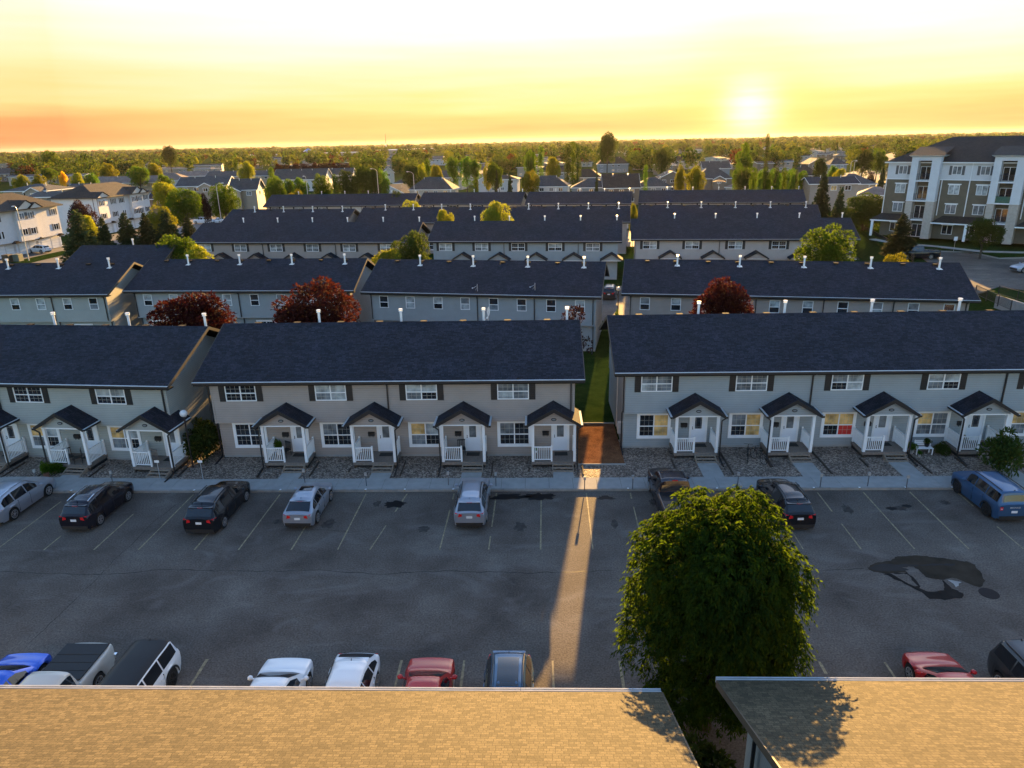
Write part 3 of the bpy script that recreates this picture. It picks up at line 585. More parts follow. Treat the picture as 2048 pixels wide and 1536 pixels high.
            b.build('downspout', root)
    root['L'] = L
    return root
# first row (fronts face the lot)
rA = row_house('grey green sided townhouse row at the left edge, nearest across the parking lot', -23.14-4*5.8*math.cos(R_(4.5))-1.38*math.cos(R_(4.5)), 41.6+(4*5.8+1.38)*math.sin(R_(4.5)), -4.5, 4, 5.8, 'front', W_GREY, seed=3, lows=[3, 5, 8, 8], ups=[0, 0, 0, 4], group='townhouse rows')
rB = row_house('taupe sided townhouse row with four porches across the parking lot', -21.9, 42.33, -.2, 4, 5.9, 'front', W_TAUPE, seed=5, porch_k=-.11, lows=[0, 1, 8, 1], ups=[0, 1, 2, 5], group='townhouse rows')
rC = row_house('grey blue sided townhouse row right of the mulch path, behind the big leafy tree', 5.11, 43.48, 0, 5, 6.12, 'front', W_BLUE, seed=12, porch_k=-.05, lows=[3, 4, 7, 6, 6], ups=[5, 3, 6, 2, 1], group='townhouse rows', porch_dx=-.45)
# second row (backs face us)
def rear(label, xr, yr, ang, n, uw, wall, **k):
    L = n*uw+1.38; return row_house(label, xr-L*math.cos(R_(ang)), yr-L*math.sin(R_(ang)), ang, n, uw, 'rear', wall, **k)
rear('grey sided townhouse row seen from the back at the left edge, second row', -44.19, 71.3, -1.5, 3, 5.75, W_GREY, seed=1, group='townhouse rows')
rear('back of the grey blue townhouse row behind two dark red trees', -18.59, 71.6, -3.3, 4, 5.9, W_BLUE, seed=2, group='townhouse rows')
rear('back of the blue grey townhouse row with two dish brackets on its roof', 6.35, 66.9, -9.4, 4, 5.75, W_BLUE, seed=4, group='townhouse rows')
rear('long taupe townhouse row seen from the back, behind the right red tree', 39.6, 63.3, -9.4, 5, 6.04, W_TAUPE, seed=6, group='townhouse rows')
# third row
rear_f = lambda label, xr, yr, ang, n, uw, wall, **k: row_house(label, xr-(n*uw+1.38)*math.cos(R_(ang)), yr-(n*uw+1.38)*math.sin(R_(ang)), ang, n, uw, 'front', wall, detail=1, **k)
rear_f('taupe townhouse row with small porch gables, third row left of the round tree', -18.2, 108.4, -6.0, 6, 5.97, W_TAUPE, seed=21, group='townhouse rows')
rear_f('lilac grey townhouse row with small porch gables in the middle of the third row', 12.87, 105.75, -6.4, 5, 5.6, W_BLUE, seed=22, group='townhouse rows')
rear_f('beige townhouse row with small porch gables, third row right', 46.64, 104.2, -6.4, 5, 6.2, W_PINK, seed=23, group='townhouse rows')
row_house('short dark roofed townhouse row beside the spruces, beyond the second row', -59.2, 86.0, -3.0, 2, 5.75, 'front', W_GREY, detail=1, seed=24, group='townhouse rows')
# fourth row (only the near roof slopes show)
def fourth(label, x0, y0, x1, y1, n, wall, seed):
    a = math.atan2(y1-y0, x1-x0); L = math.hypot(x1-x0, y1-y0); nx, ny = -math.sin(a), math.cos(a)
    row_house(label, x0-nx*HW, y0-ny*HW, math.degrees(a), n, (L-1.38)/n, 'rear', wall, detail=1, seed=seed, group='townhouse rows')
fourth('dark roof of a townhouse row, fourth row at the left beside the white cars', -60.0, 143.6, -34.6, 140.2, 4, W_TAUPE, 31)
fourth('dark roof of a townhouse row, fourth row behind two leafy tree tops', -33.6, 142.8, 18.0, 136.9, 9, W_TAUPE, 32)
fourth('dark roof of a townhouse row, fourth row at the right beside the tall spruces', 19.8, 138.2, 50.9, 132.6, 5, W_TAUPE, 33)
# fifth row
def fifth(label, x0, y0, x1, y1, n, wall, seed):
    a = math.atan2(y1-y0, x1-x0); L = math.hypot(x1-x0, y1-y0)
    row_house(label, x0, y0, math.degrees(a), n, (L-1.38)/n, 'front', wall, detail=1, seed=seed, group='townhouse rows')
fifth('dark roofed townhouse row at the far left of the last dark roofed row', -67.5, 180.0, -29.4, 176.4, 6, W_CREAM, 41)
fifth('dark roofed townhouse row second from left in the last dark roofed row', -28.7, 178.6, -3.1, 174.2, 4, W_CREAM, 42)
fifth('dark roofed townhouse row third from left in the last dark roofed row', -2.2, 174.0, 22.5, 169.6, 4, W_CREAM, 43)
fifth('dark roofed townhouse row at the right of the last dark roofed row', 24.5, 172.3, 61.2, 165.8, 6, W_CREAM, 44)
# walks and bed edging in front of the first row
def walks():
    b = MB(); e = MB(); sp = MB()
    def w2(root, X, Y):
        v = Matrix.Rotation(root.rotation_euler.z, 4, 'Z') @ Vector((X, Y, 0)); return (v.x+root.location.x, v.y+root.location.y)
    for root, n, uw, dx, pk in ((rA, 4, 5.8, 0, 0), (rB, 4, 5.9, 0, -.11), (rC, 5, 6.12, -.45, -.05)):
        for k in range(n):
            px = .78+k*uw+3.56+dx+pk*k+(uw-5.9)*.5
            if px+PW > root['L']-.6+.6: px = root['L']-.6+.2-PW
            x, y = w2(root, px+1.28, -.7-.62+.0); b.box(x-.02, x+1.26, 40.03, y-.12, .0, .125, CONC)
            x, y = w2(root, px-.28, -.7); e.box(x-.03, x+.05, 41.0 if root is not rC else 41.4, y-.1, .05, .17, TIMB)
            x, y = w2(root, px+PW+.5, -.7); e.box(x-.03, x+.05, 40.4, y+.9, .05, .17, TIMB)
    b.box(2.7, 5.8, 41.86, 41.93, .05, .19, CONC); b.box(2.7, 5.8, 48.9, 48.98, .05, .2, CONC)
    tag(b.build('path'), kind='structure'); tag(e.build('garden_edging'), kind='structure')
walks()
# ------------------------------------------------------------------ the two near buildings we look down on
def near_building(label, x0, x1, y, rz, seed):
    root = empty('townhouse_row', (x0, y, 0), rz); tag(root, label, 'townhouse row', 'townhouse rows')
    L = x1-x0; D = 2*HW; w = MB()
    # local: far eave at Y=0, building runs towards the viewer (negative Y)
    w.prism([(-.6, 0), (-D+.6, 0), (-D+.6, 5.58), (-HW, 5.58+(HW-.6)*SL-.05), (-.6, 5.58)], .75, L-.75, W_GREY, 'x'); w.build('wall', root)
    r = MB(); t = .16
    for ye in (0, -D):
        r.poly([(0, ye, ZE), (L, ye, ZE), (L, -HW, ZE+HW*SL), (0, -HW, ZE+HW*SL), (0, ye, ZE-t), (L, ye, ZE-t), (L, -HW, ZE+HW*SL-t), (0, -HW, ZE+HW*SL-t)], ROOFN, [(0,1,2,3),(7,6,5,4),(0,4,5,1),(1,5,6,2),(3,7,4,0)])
    r.build('roof', root)
    g = MB(); x = -.02
    while x < L:
        e = min(L+.02, x+3.05); g.box(x, e-.012, .005, .03, ZE-.17, ZE+.012, GUT); g.box(x, e-.012, .03, .11, ZE-.17, ZE-.15, GUT); g.box(x, e-.012, .11, .135, ZE-.17, ZE-.0, GUT); x = e
    g.build('gutter', root)
    for xx in (-.045, L+.005):
        for ye in (0, -D): fa = MB(); fa.poly([(xx, ye, ZE+.0), (xx, -HW, ZE+HW*SL), (xx, -HW, ZE+HW*SL-.22), (xx, ye, ZE-.22), (xx+.04, ye, ZE), (xx+.04, -HW, ZE+HW*SL), (xx+.04, -HW, ZE+HW*SL-.22), (xx+.04, ye, ZE-.22)], FASC, [(0,1,2,3),(7,6,5,4),(0,4,5,1),(2,6,7,3),(0,3,7,4),(1,5,6,2)]); fa.build('fascia', root)
    b = MB(); b.bar((.62, -1.5, 5.3), (.62, -1.5, .2), .08, .08, BLACK); b.build('downspout', root)
    fr = MB(); 
    for k in range(int(L/6)):
        fo = obj('window', WF_UP, root, (.75+1+k*6+2.02, -.6, 4.2), math.pi); obj('pane', PU[k % 3], fo)
    return root
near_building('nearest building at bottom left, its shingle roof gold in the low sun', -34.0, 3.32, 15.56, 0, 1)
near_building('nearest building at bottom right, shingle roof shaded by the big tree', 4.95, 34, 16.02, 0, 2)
# ------------------------------------------------------------------ vegetation
def quads_mesh(name, verts, m, nv=4):
    """verts: (n*nv,3) array, faces of nv verts each"""
    n = len(verts)//nv; me = bpy.data.meshes.new(name)
    me.vertices.add(n*nv); me.vertices.foreach_set('co', verts.astype(np.float32).ravel())
    me.loops.add(n*nv); me.loops.foreach_set('vertex_index', np.arange(n*nv, dtype=np.int32))
    me.polygons.add(n); me.polygons.foreach_set('loop_start', np.arange(0, n*nv, nv, dtype=np.int32)); me.polygons.foreach_set('loop_total', np.full(n, nv, dtype=np.int32))
    me.materials.append(m); me.update(); me.validate(); return me
def unit(a): return a/np.maximum(np.linalg.norm(a, axis=1, keepdims=True), 1e-6)
def leaf_quads(c, d, ln, wd, rng):
    """rhombic leaves at c pointing along d"""
    s = unit(np.cross(d, rng.normal(size=d.shape))); ln = ln[:, None]; wd = wd[:, None]
    up = np.cross(s, d)*wd*.35
    v = np.stack([c, c+d*ln*.45+s*wd*.5+up, c+d*ln, c+d*ln*.45-s*wd*.5+up], axis=1)
    return v.reshape(-1, 3)
def sphere_dirs(n, rng, up=0.0):
    d = unit(rng.normal(size=(n, 3))); d[:, 2] += up; return unit(d)
def crown_clumps(rx, ry, rz, cz, n, cr, rng, flat=1.0, inner=.25):
    d = sphere_dirs(n, rng, .15); k = rng.uniform(.72, .98, n); k[:int(n*inner)] = rng.uniform(.1, .6, int(n*inner))
    p = d*k[:, None]*np.array([rx-cr*.7, ry-cr*.7, rz-cr*.7])
    p[:, 2] += cz; return p, cr*rng.uniform(.7, 1.25, n)
def leafy(name, m, cl, r, n, ln, droop, rng, wr=.5):
    i = rng.choice(len(cl), n, p=(r**2)/np.sum(r**2)); o = sphere_dirs(n, rng, .25)
    c = cl[i]+o*(r[i]*rng.uniform(.55, 1.08, n)**.6)[:, None]
    d = unit(o*.8+rng.normal(size=(n, 3))*.6+np.array([0, 0, -droop])); L = ln*rng.uniform(.7, 1.4, n)
    return quads_mesh(name, leaf_quads(c, d, L, L*wr, rng), m)
def trunk_mesh(h, r, cl, rng, nl=7, m=None):
    b = MB(); top = (rng.uniform(-.1, .1), rng.uniform(-.1, .1), h); m = m or BARK
    b.tube((0, 0, -.15), (0, 0, h*.35), r*1.15, m, r*.85, n=9); b.tube((0, 0, h*.35), top, r*.85, m, r*.5, n=8)
    for i in range(nl):
        q = cl[rng.integers(len(cl))]; z0 = h*rng.uniform(.45, 1.0); mid = (q[0]*.45, q[1]*.45, z0+(q[2]-z0)*.6)
        b.tube((0, 0, z0), mid, r*.42, m, r*.25, n=6); b.tube(mid, tuple(q), r*.25, m, r*.06, n=5)
    return b.mesh('trunk')
L_GREEN = leafmat('summer leaves', (.026, .070, .008), (.070, .135, .016), .42)
L_LIGHT = leafmat('yellow green leaves', (.075, .108, .012), (.165, .182, .022), .42)
L_DARK = leafmat('deep green leaves', (.020, .038, .010), (.045, .07, .016), .3)
L_RED = leafmat('dark red plum leaves', (.020, .006, .006), (.062, .017, .013), .25)
L_PURP = leafmat('purple black leaves', (.014, .008, .012), (.035, .016, .02), .2)
L_SPR = leafmat('spruce needles', (.018, .032, .014), (.045, .065, .028), .15)
L_GOLD = leafmat('golden leaves', (.28, .18, .01), (.42, .30, .02), .5)
PROTO = {}
def proto(kind, var):
    key = (kind, var)
    if key in PROTO: return PROTO[key]
    rng = np.random.default_rng(hash(kind) % 1 + sum(map(ord, kind))*13+var*7)
    if kind in ('round', 'light', 'dark', 'red', 'purple', 'gold'):
        m = {'round': L_GREEN, 'light': L_LIGHT, 'dark': L_DARK, 'red': L_RED, 'purple': L_PURP, 'gold': L_GOLD}[kind]
        rx = 3.4; rz = 3.3; cz = 5.6           # a 9 m tree
        cl, r = crown_clumps(rx, rx*.95, rz, cz, 46, .85, rng); cr = leafy('crown', m, cl, r, 9500, .26, .25, rng, .55); tr = trunk_mesh(4.2, .2, cl, rng)
    elif kind == 'sparse':
        cl, r = crown_clumps(3.2, 3.2, 4.0, 5.2, 22, .7, rng); cr = leafy('crown', L_PURP, cl, r, 900, .34, .25, rng, .6); tr = trunk_mesh(5.6, .13, cl, rng, 22)
    elif kind == 'tall':
        cl, r = crown_clumps(2.4, 2.4, 4.2, 5.2, 36, .8, rng); cr = leafy('crown', L_GREEN, cl, r, 8000, .25, .1, rng, .5); tr = trunk_mesh(4.2, .2, cl, rng)
    elif kind == 'poplar':
        n = 40; z = rng.uniform(.8, 9.3, n); rad = 1.0*np.sin(np.clip(z/9.6, 0, 1)*math.pi)**.5*.7; a = rng.uniform(0, 6.28, n)
        cl = np.stack([rad*np.cos(a)*.6, rad*np.sin(a)*.6, z], 1); r = .5+.2*rng.uniform(size=n); cr = leafy('crown', L_GREEN if var != 1 else L_DARK, cl, r, 4200, .24, -.4, rng, .4); tr = trunk_mesh(5, .13, cl, rng, 3)
    elif kind == 'spruce':
        V = []; H = 9.0
        for t in range(30):
            z = .5+t/29*(H-.7); R = (1-(z/H))**.85*2.3+.08; nb = max(5, int(16*(R/2.3))+3)
            for k in range(nb):
                a = rng.uniform(0, 6.28); Rk = R*rng.uniform(.75, 1.1); m_ = max(4, int(Rk*26)); s = np.sort(rng.uniform(.08, 1, m_))
                base = np.stack([np.cos(a)*Rk*s, np.sin(a)*Rk*s, z-.28*Rk*s**1.4+.12*Rk*s**4], 1)
                lat = np.array([-math.sin(a), math.cos(a), 0])*((rng.uniform(-1, 1, m_)*(.30*(1.05-s)+.05)*Rk)[:, None]); c = base+lat
                d = unit(np.array([math.cos(a)*.6, math.sin(a)*.6, -.35])+rng.normal(size=(m_, 3))*.45); L = rng.uniform(.24, .46, m_); V.append(leaf_quads(c, d, L, L*.5, rng))
        cr = quads_mesh('crown', np.concatenate(V), L_SPR); b = MB(); b.tube((0, 0, -.1), (0, 0, 8.6), .16, BARK, .02, n=7); tr = b.mesh('trunk')
    elif kind == 'bush':
        cl, r = crown_clumps(1.0, 1.0, .85, .8, 14, .42, rng); cr = leafy('foliage', L_DARK if var % 2 == 0 else L_GREEN, cl, r, 2200, .16, .1, rng); tr = trunk_mesh(.7, .05, cl, rng, 4)
    PROTO[key] = (tr, cr); return PROTO[key]
def tree(kind, x, y, h, w, label, cat='tree', group=None, var=0, name=None, z=0.0, rz=None, parts=True):
    """h overall height, w crown width"""
    tr, cr = proto(kind, var)
    h0, w0 = {'spruce': (9.0, 4.8), 'poplar': (9.7, 2.0), 'tall': (9.4, 4.8), 'bush': (1.75, 2.0)}.get(kind, (9.0, 6.6))
    nm = name or {'spruce': 'spruce_tree', 'poplar': 'poplar_tree', 'bush': 'shrub'}.get(kind, 'leafy_tree')
    s = (w/w0, w/w0, h/h0); e = empty(nm, (x, y, z), random.uniform(0, 6.28) if rz is None else rz); e.scale = s
    tag(e, label, cat, group)
    obj('trunk' if kind != 'bush' else 'stem', tr, e); obj('crown' if kind != 'bush' else 'foliage', cr, e)
    return e
def near_tree():
    rng = np.random.default_rng(11); root = empty('leafy_tree', (5.95, 20.35, 0)); tag(root, 'big round leafy tree standing between the two nearest buildings', 'tree')
    n = 150; cl, r = crown_clumps(2.85, 2.85, 4.6, 4.8, n, .78, rng, inner=.15)
    f = (cl[:, 2]-4.85)/4.3; k = np.where(np.abs(f) < 1, np.sqrt(np.clip(1-np.abs(f)**3.4, .05, 1))/np.sqrt(np.clip(1-f**2, .05, 1)), 1); k = np.clip(k, 1, 1.42); cl[:, 0] *= k; cl[:, 1] *= k
    V = []; ns = 15000; i = rng.choice(n, ns, p=(r**2)/np.sum(r**2)); o = sphere_dirs(ns, rng, .2)
    p = cl[i]+o*(r[i]*rng.uniform(.62, 1.0, ns)**.5)[:, None]
    hd = unit(o*np.array([1, 1, .35])+rng.normal(size=(ns, 3))*.35); Ls = rng.uniform(.22, .42, ns)
    side = unit(np.cross(hd, np.array([0, 0, 1.0]))+1e-4)
    for k in range(9):
        t = (k//2+.7)/5.0; sg = 1 if k % 2 else -1
        if k == 8: t, sg = 1.0, 0
        c = p+hd*(Ls*t)[:, None]+np.array([0, 0, -1.0])*((Ls*t**2*.75)+(-.10*t))[:, None]
        d = unit(hd*(.45+.2*t)+side*sg*.8+np.array([0, 0, -.55-.5*t])+rng.normal(size=(ns, 3))*.18); L = rng.uniform(.13, .21, ns)
        V.append(leaf_quads(c, d, L, L*.34, rng))
    # inner shade leaves
    obj('crown', quads_mesh('crown', np.concatenate(V), leafmat('ash leaves', (.006, .017, .003), (.024, .046, .006), .5, 1.8, (4.6, 3.4, .9))), root)
    obj('trunk', trunk_mesh(4.0, .24, cl, rng, 26), root)
near_tree()
for _x, _y, _h, _w, _l in ((4.1, 13.4, 1.9, 2.0, 'nearest'), (4.2, 15.3, 2.2, 2.2, 'middle'), (4.6, 17.2, 2.4, 2.6, 'farthest')): tree('bush', _x, _y, _h, _w, _l+' dark shrub in the narrow gap between the two nearest roofs', 'shrub', var=0 if _l != 'middle' else 2)
# dark red trees behind the first row, and the trees between the rows
def T(kind, px, py, y, wpx, label, var=0, cat='tree', zmin=0.0, **k):
    """tree whose top is seen at px,py when it stands at distance y; wpx = crown width in photo pixels"""
    x, _, z = PY(px, py, y); Z = y*math.cos(PITCH)+(CAM_H-z*.6)*math.sin(PITCH); w = wpx*Z/F_PX*(1.28 if kind == 'spruce' else 1.0 if kind in ('poplar', 'bush', 'red') else 1.16)
    return tree(kind, x, y, max(1.0, z-zmin), w, label, cat, var=var, z=zmin, **k)
T('red', 372, 585, 58.5, 172, 'wide dark red leafed tree behind the left gap of the first roofs', 0)
T('red', 625, 550, 59, 178, 'tallest dark red leafed tree, in front of the grey blue row back', 1)
T('red', 1450, 556, 58.5, 128, 'rounded dark red leafed tree behind the right roof ridge', 2)
T('sparse', 1150, 612, 57, 80, 'thin sparse dark red tree at the end of the gap between roofs', 3)
T('round', 345, 463, 92, 78, 'green tree beside the small porch gables left, behind the second row', 0)
T('light', 383, 490, 90, 76, 'low yellow green tree in front of the taupe row end', 1)
T('dark', 823, 457, 94, 84, 'dense round green tree hiding the end of the taupe third row', 0)
T('light', 772, 497, 89, 66, 'low yellow green tree left of the dense round tree', 2)
T('round', 1664, 447, 88, 104, 'broad round green tree before the right end of the third row', 2)
T('light', 1795, 508, 84, 60, 'low yellow shrubby tree at the foot of the metal fence', 0)
T('light', 890, 410, 127, 36, 'narrow yellow green tree top between the third and fourth roofs', 3)
T('light', 993, 402, 127, 62, 'yellow green tree with two pointed tops between the third and fourth roofs', 1)
T('light', 820, 402, 160, 50, 'yellow tree top in the gap before the last dark roofed row', 0)
T('light', 1268, 405, 134, 16, 'thin yellow green tree in the alley of the fourth row', 2)
T('bush', 1236, 617, 66, 26, 'small green shrub top beside the globe lamp in the alley', 1, 'shrub')
for i, (px, py, y, w, v) in enumerate(((150, 418, 118, 82, 0), (201, 432, 124, 46, 1), (246, 424, 128, 56, 0), (287, 424, 131, 56, 1), (328, 418, 134, 60, 0), (372, 428, 138, 44, 1))):
    T('spruce', px, py, y, w, ['tallest dark spruce at the left, beside the apartment drive', 'small spruce just right of the tallest left spruce', 'third spruce from the left in front of the white townhouses', 'fourth spruce from the left in the spruce group', 'fifth spruce from the left, against the yellow tree', 'rightmost spruce of the left group near the white cars'][i], v, group='spruces by the white townhouses')
T('light', 172, 430, 126, 40, 'bright yellow green tree between the first two left spruces', 2)
T('light', 315, 413, 145, 56, 'bright yellow green tree behind the fourth and fifth spruce', 0)
T('round', 362, 372, 158, 66, 'large round green tree left of the street with the maroon tree', 1)
T('purple', 402, 385, 166, 26, 'maroon leafed tree between two round green trees', 1)
T('round', 441, 364, 172, 56, 'round green street tree in front of the brown grey house', 2)
T('purple', 155, 402, 132, 50, 'purple black tree in front of the white townhouse gable', 0)
T('light', 326, 357, 205, 50, 'yellow green tree behind the blue roofed house at left', 3)
T('round', 326, 345, 240, 34, 'round dark green tree against the tan roof', 0)
T('spruce', 1650, 342, 142, 46, 'tall spruce right of the last dark roofed row', 0, group='spruces at the right')
T('spruce', 1684, 372, 140, 36, 'shorter spruce in front of the beige house, right of the tall one', 1, group='spruces at the right')
T('dark', 1735, 386, 138, 96, 'broad dark hedge like tree beside the apartment corner', 1)
T('spruce', 1810, 426, 108, 56, 'spruce on the apartment lawn by the balconies', 1, zmin=2.9, group='spruces at the right')
T('dark', 1975, 436, 104, 62, 'dark leafy tree before the second balcony tower', 2, zmin=2.9)
# ------------------------------------------------------------------ cars
def lerp_prof(pr, s):
    for (a, va), (b, vb) in zip(pr, pr[1:]):
        if s <= b:
            t = (s-a)/(b-a) if b > a else 0; t = t*t*(3-2*t) if abs(vb-va) < .12 else t
            return va+(vb-va)*t
    return pr[-1][1]
KINDS = {
 # profile of the top: (fraction from nose, fraction of height); belt, windshield, side glass, rear glass
 'suv': dict(top=[(0,.40),(.015,.50),(.05,.57),(.20,.625),(.245,.65),(.435,.965),(.52,1.0),(.70,.995),(.84,.96),(.895,.90),(.985,.64),(1.0,.60)], belt=.60, ws=(.255,.43), side=(.34,.92), rg=(.90,.980), pil=[.525,.735]),
 'hatch': dict(top=[(0,.40),(.02,.52),(.06,.60),(.20,.655),(.245,.68),(.425,.965),(.50,1.0),(.62,.985),(.74,.94),(.80,.90),(.97,.66),(1.0,.60)], belt=.62, ws=(.255,.42), side=(.33,.88), rg=(.805,.955), pil=[.52,.73]),
 'sedan': dict(top=[(0,.42),(.02,.50),(.06,.57),(.22,.65),(.265,.68),(.44,.965),(.52,1.0),(.64,.98),(.73,.92),(.88,.70),(.97,.68),(1.0,.60)], belt=.64, ws=(.275,.435), side=(.36,.84), rg=(.735,.865), pil=[.56,.72]),
 'boxy': dict(top=[(0,.48),(.015,.56),(.05,.60),(.24,.64),(.28,.66),(.36,.96),(.42,1.0),(.70,1.0),(.93,.985),(.955,.95),(.99,.66),(1.0,.62)], belt=.62, ws=(.285,.36), side=(.33,.95), rg=(.957,.985), pil=[.50,.72]),
 'pickup': dict(top=[(0,.46),(.012,.56),(.04,.60),(.19,.635),(.235,.65),(.32,.965),(.38,1.0),(.53,.995),(.575,.96),(.60,.66),(.615,.64),(.98,.64),(1.0,.62)], belt=.60, ws=(.24,.318), side=(.27,.575), rg=(.578,.598), pil=[.42]),
}
PAINTS = {}
def paint(name, col, metal=.3, rough=.3):
    if name not in PAINTS: PAINTS[name] = mat(name, col, rough, metal, .02, coat=.55, spec=.25)
    return PAINTS[name]
def car(label, x, y, rz, pt, kind='suv', L=4.6, W=1.84, H=1.68, name=None, z=0.0, cat='car', roof=None, rails=False, tonneau=None, nose=False, trim_lower=True, extras=None, group='parked cars', wheelr=.35, rimm=None, sunroof=False, cladding=False, lit_lamp=True):
    K = KINDS[kind]; root = empty(name or {'pickup': 'pickup_truck', 'sedan': 'parked_car', 'hatch': 'parked_car'}.get(kind, 'parked_car'), (x, y, z), rz)
    tag(root, label, cat, group)
    hw = W/2; wy = (.185, .80) if kind != 'pickup' else (.165, .765); wr = wheelr; ar = wr+.065
    Yf = lambda s: L/2-s*L
    ss = sorted(set([round(v, 4) for v in list(np.linspace(0, 1, 57))+[a for a, _ in K['top']]+[.006, .994]+[K['ws'][0], K['ws'][1], K['rg'][0], K['rg'][1]]]))
    belt = K['belt']*H
    def ring(s):
        top = lerp_prof(K['top'], s)*H; e = min(s, 1-s); e0 = s
        wf = 1.0
        if s < .10: wf = 1-.16*(1-s/.10)**2.2
        if s > .84: wf = 1-.10*((s-.84)/.16)**2.4
        w = hw*wf; zb = .20+.02*(1-wf)
        if s < .03: zb = .26
        if s > .97: zb = .30
        for c in wy:
            dy = (s-c)*L
            if abs(dy) < ar: zb = max(zb, wr+math.sqrt(ar*ar-dy*dy))
        bz = min(belt, top-.06); cab = max(0, min(1, (top-bz-.06)/(H-belt-.06)))
        wt = w-(.10+(.21 if kind in ('suv', 'hatch', 'sedan') else .15)*cab); zm = zb+(bz-zb)*.45 if zb < .6 else (zb+bz)/2
        fl = .025*max(0, 1-min(abs((s-c)*L) for c in wy)/(ar+.15))
        return [(w-.05+fl, zb), (w+fl, min(zm, bz-.03)), (w-.005, bz-.10 if bz-.10 > zm else (zm+bz)/2), (w-.045, bz), (wt+.03*(1-cab), max(bz+.02, top-.085)), (wt-.10, top-.02), (wt*.5, top+.012), (0, top+.02)]
    v = []; f = []
    for s in ss:
        r = ring(s); yy = Yf(s)
        v += [(-a, yy, c) for a, c in r]+[(a, yy, c) for a, c in r[-2::-1]]
    n = 15
    for i in range(len(ss)-1):
        for j in range(n-1): f.append((i*n+j, i*n+j+1, (i+1)*n+j+1, (i+1)*n+j))
    b = MB(); b.v = v; mi = b.mi(pt); b.f = f+[tuple(range(n)), tuple(range((len(ss)-1)*n, len(ss)*n))[::-1]]; b.m = [mi]*len(b.f)
    if roof:
        ri = b.mi(roof)
        for i in range(len(ss)-1):
            if K['ws'][1]-.01 < ss[i] and ss[i+1] < K['rg'][0]+.01:
                for j in range(4, 10): b.m[i*(n-1)+j] = ri
    body = b.build('body', root, smooth=True)
    u = MB(); u.box(-hw+.16, hw-.16, -L/2+.12, L/2-.2, .17, .5, TRIMB)
    for c in wy: u.box(-hw+.03, hw-.03, Yf(c)-ar+.03, Yf(c)+ar-.03, .45, wr+ar-.03, RUBBER) if False else None
    u.build('underbody', root)
    def panel(nm, s0, s1, f0, f1, m, ns=6, nt=7, off=(0, 0, .0), par=body):
        """patch on the top surface between stations; f0,f1: ring coordinate -1..1 of top width"""
        pts = []; q = []
        for i in range(ns):
            s = s0+(s1-s0)*i/(ns-1); r = ring(s)
            for j in range(nt):
                t = f0+(f1-f0)*j/(nt-1); a = abs(t)
                if a < .5: xx = r[7][0]+(r[6][0])*a/.5; zz = r[7][1]+(r[6][1]-r[7][1])*a/.5
                elif a < .88: k = (a-.5)/.38; xx = r[6][0]+(r[5][0]-r[6][0])*k; zz = r[6][1]+(r[5][1]-r[6][1])*k
                else: k = (a-.88)/.12; xx = r[5][0]+(r[4][0]-r[5][0])*k; zz = r[5][1]+(r[4][1]-r[5][1])*k
                pts.append((math.copysign(xx, t)+0, Yf(s)+off[1], zz+off[2]))
        fs = [(i*nt+j, i*nt+j+1, (i+1)*nt+j+1, (i+1)*nt+j) for i in range(ns-1) for j in range(nt-1)]
        bb = MB(); bb.poly(pts, m, fs); return bb.build(nm, par, smooth=True)
    panel('windshield', K['ws'][0]+.008, K['ws'][1]-.008, -.93, .93, CARGL, off=(0, .006, .016))
    panel('rear_window', K['rg'][0]+.006, K['rg'][1], -.90, .90, CARGL, off=(0, -.014, .012))
    for sg in (-1, 1):
        edges = [K['side'][0]]+K['pil']+[K['side'][1]]
        sw = MB()
        for a0, a1 in zip(edges, edges[1:]):
            m0, m1 = a0+.008, a1-.008; pts = []; nn = 7
            for i in range(nn):
                s = m0+(m1-m0)*i/(nn-1); r = ring(s); (xb, zb_), (xt, zt_) = r[3], r[4]; hgt = zt_-zb_
                if hgt < .05: hgt = .05
                lo, hi = min(.10, .3), max(.15, 1-.05/hgt)
                for k in (lo, hi): pts.append((sg*(xb+(xt-xb)*k+.012), Yf(s), zb_+(zt_-zb_)*k))
            sw.poly(pts, CARGL, [(2*i, 2*i+1, 2*i+3, 2*i+2) for i in range(nn-1)])
        sw.build('side_window', body, smooth=True)
    for c in wy:
        for sg in (-1, 1):
            wb = MB(); cx = sg*(hw-.115); cy = Yf(c)
            wb.tube((cx-sg*.11, cy, wr), (cx+sg*.095, cy, wr), wr, RUBBER, n=22)
            wheel = wb.build('wheel', root); rb = MB(); rm = rimm or ALLOY
            xo = cx+sg*.098
            for k in range(5):
                for dk in (-.12, .12):
                    a = 2*math.pi*k/5+dk; a2 = 2*math.pi*k/5+dk*2.2
                    rb.bar((xo, cy+.05*math.cos(a), wr+.05*math.sin(a)), (xo, cy+wr*.66*math.cos(a2*1), wr+wr*.66*math.sin(a2)), .045, .02, rm)
            for k in range(16):
                a0, a1 = 2*math.pi*k/16, 2*math.pi*(k+1)/16; r1 = wr*.66
                rb.bar((xo, cy+r1*math.cos(a0), wr+r1*math.sin(a0)), (xo, cy+r1*math.cos(a1), wr+r1*math.sin(a1)), .03, .03, rm)
            rb.tube((xo-sg*.01, cy, wr), (xo+sg*.012, cy, wr), .06, rm, n=10); rb.build('rim', wheel)
    # tail: lamps, plate, bumper
    tl = -L/2; tz = ring(.985)[3][1]
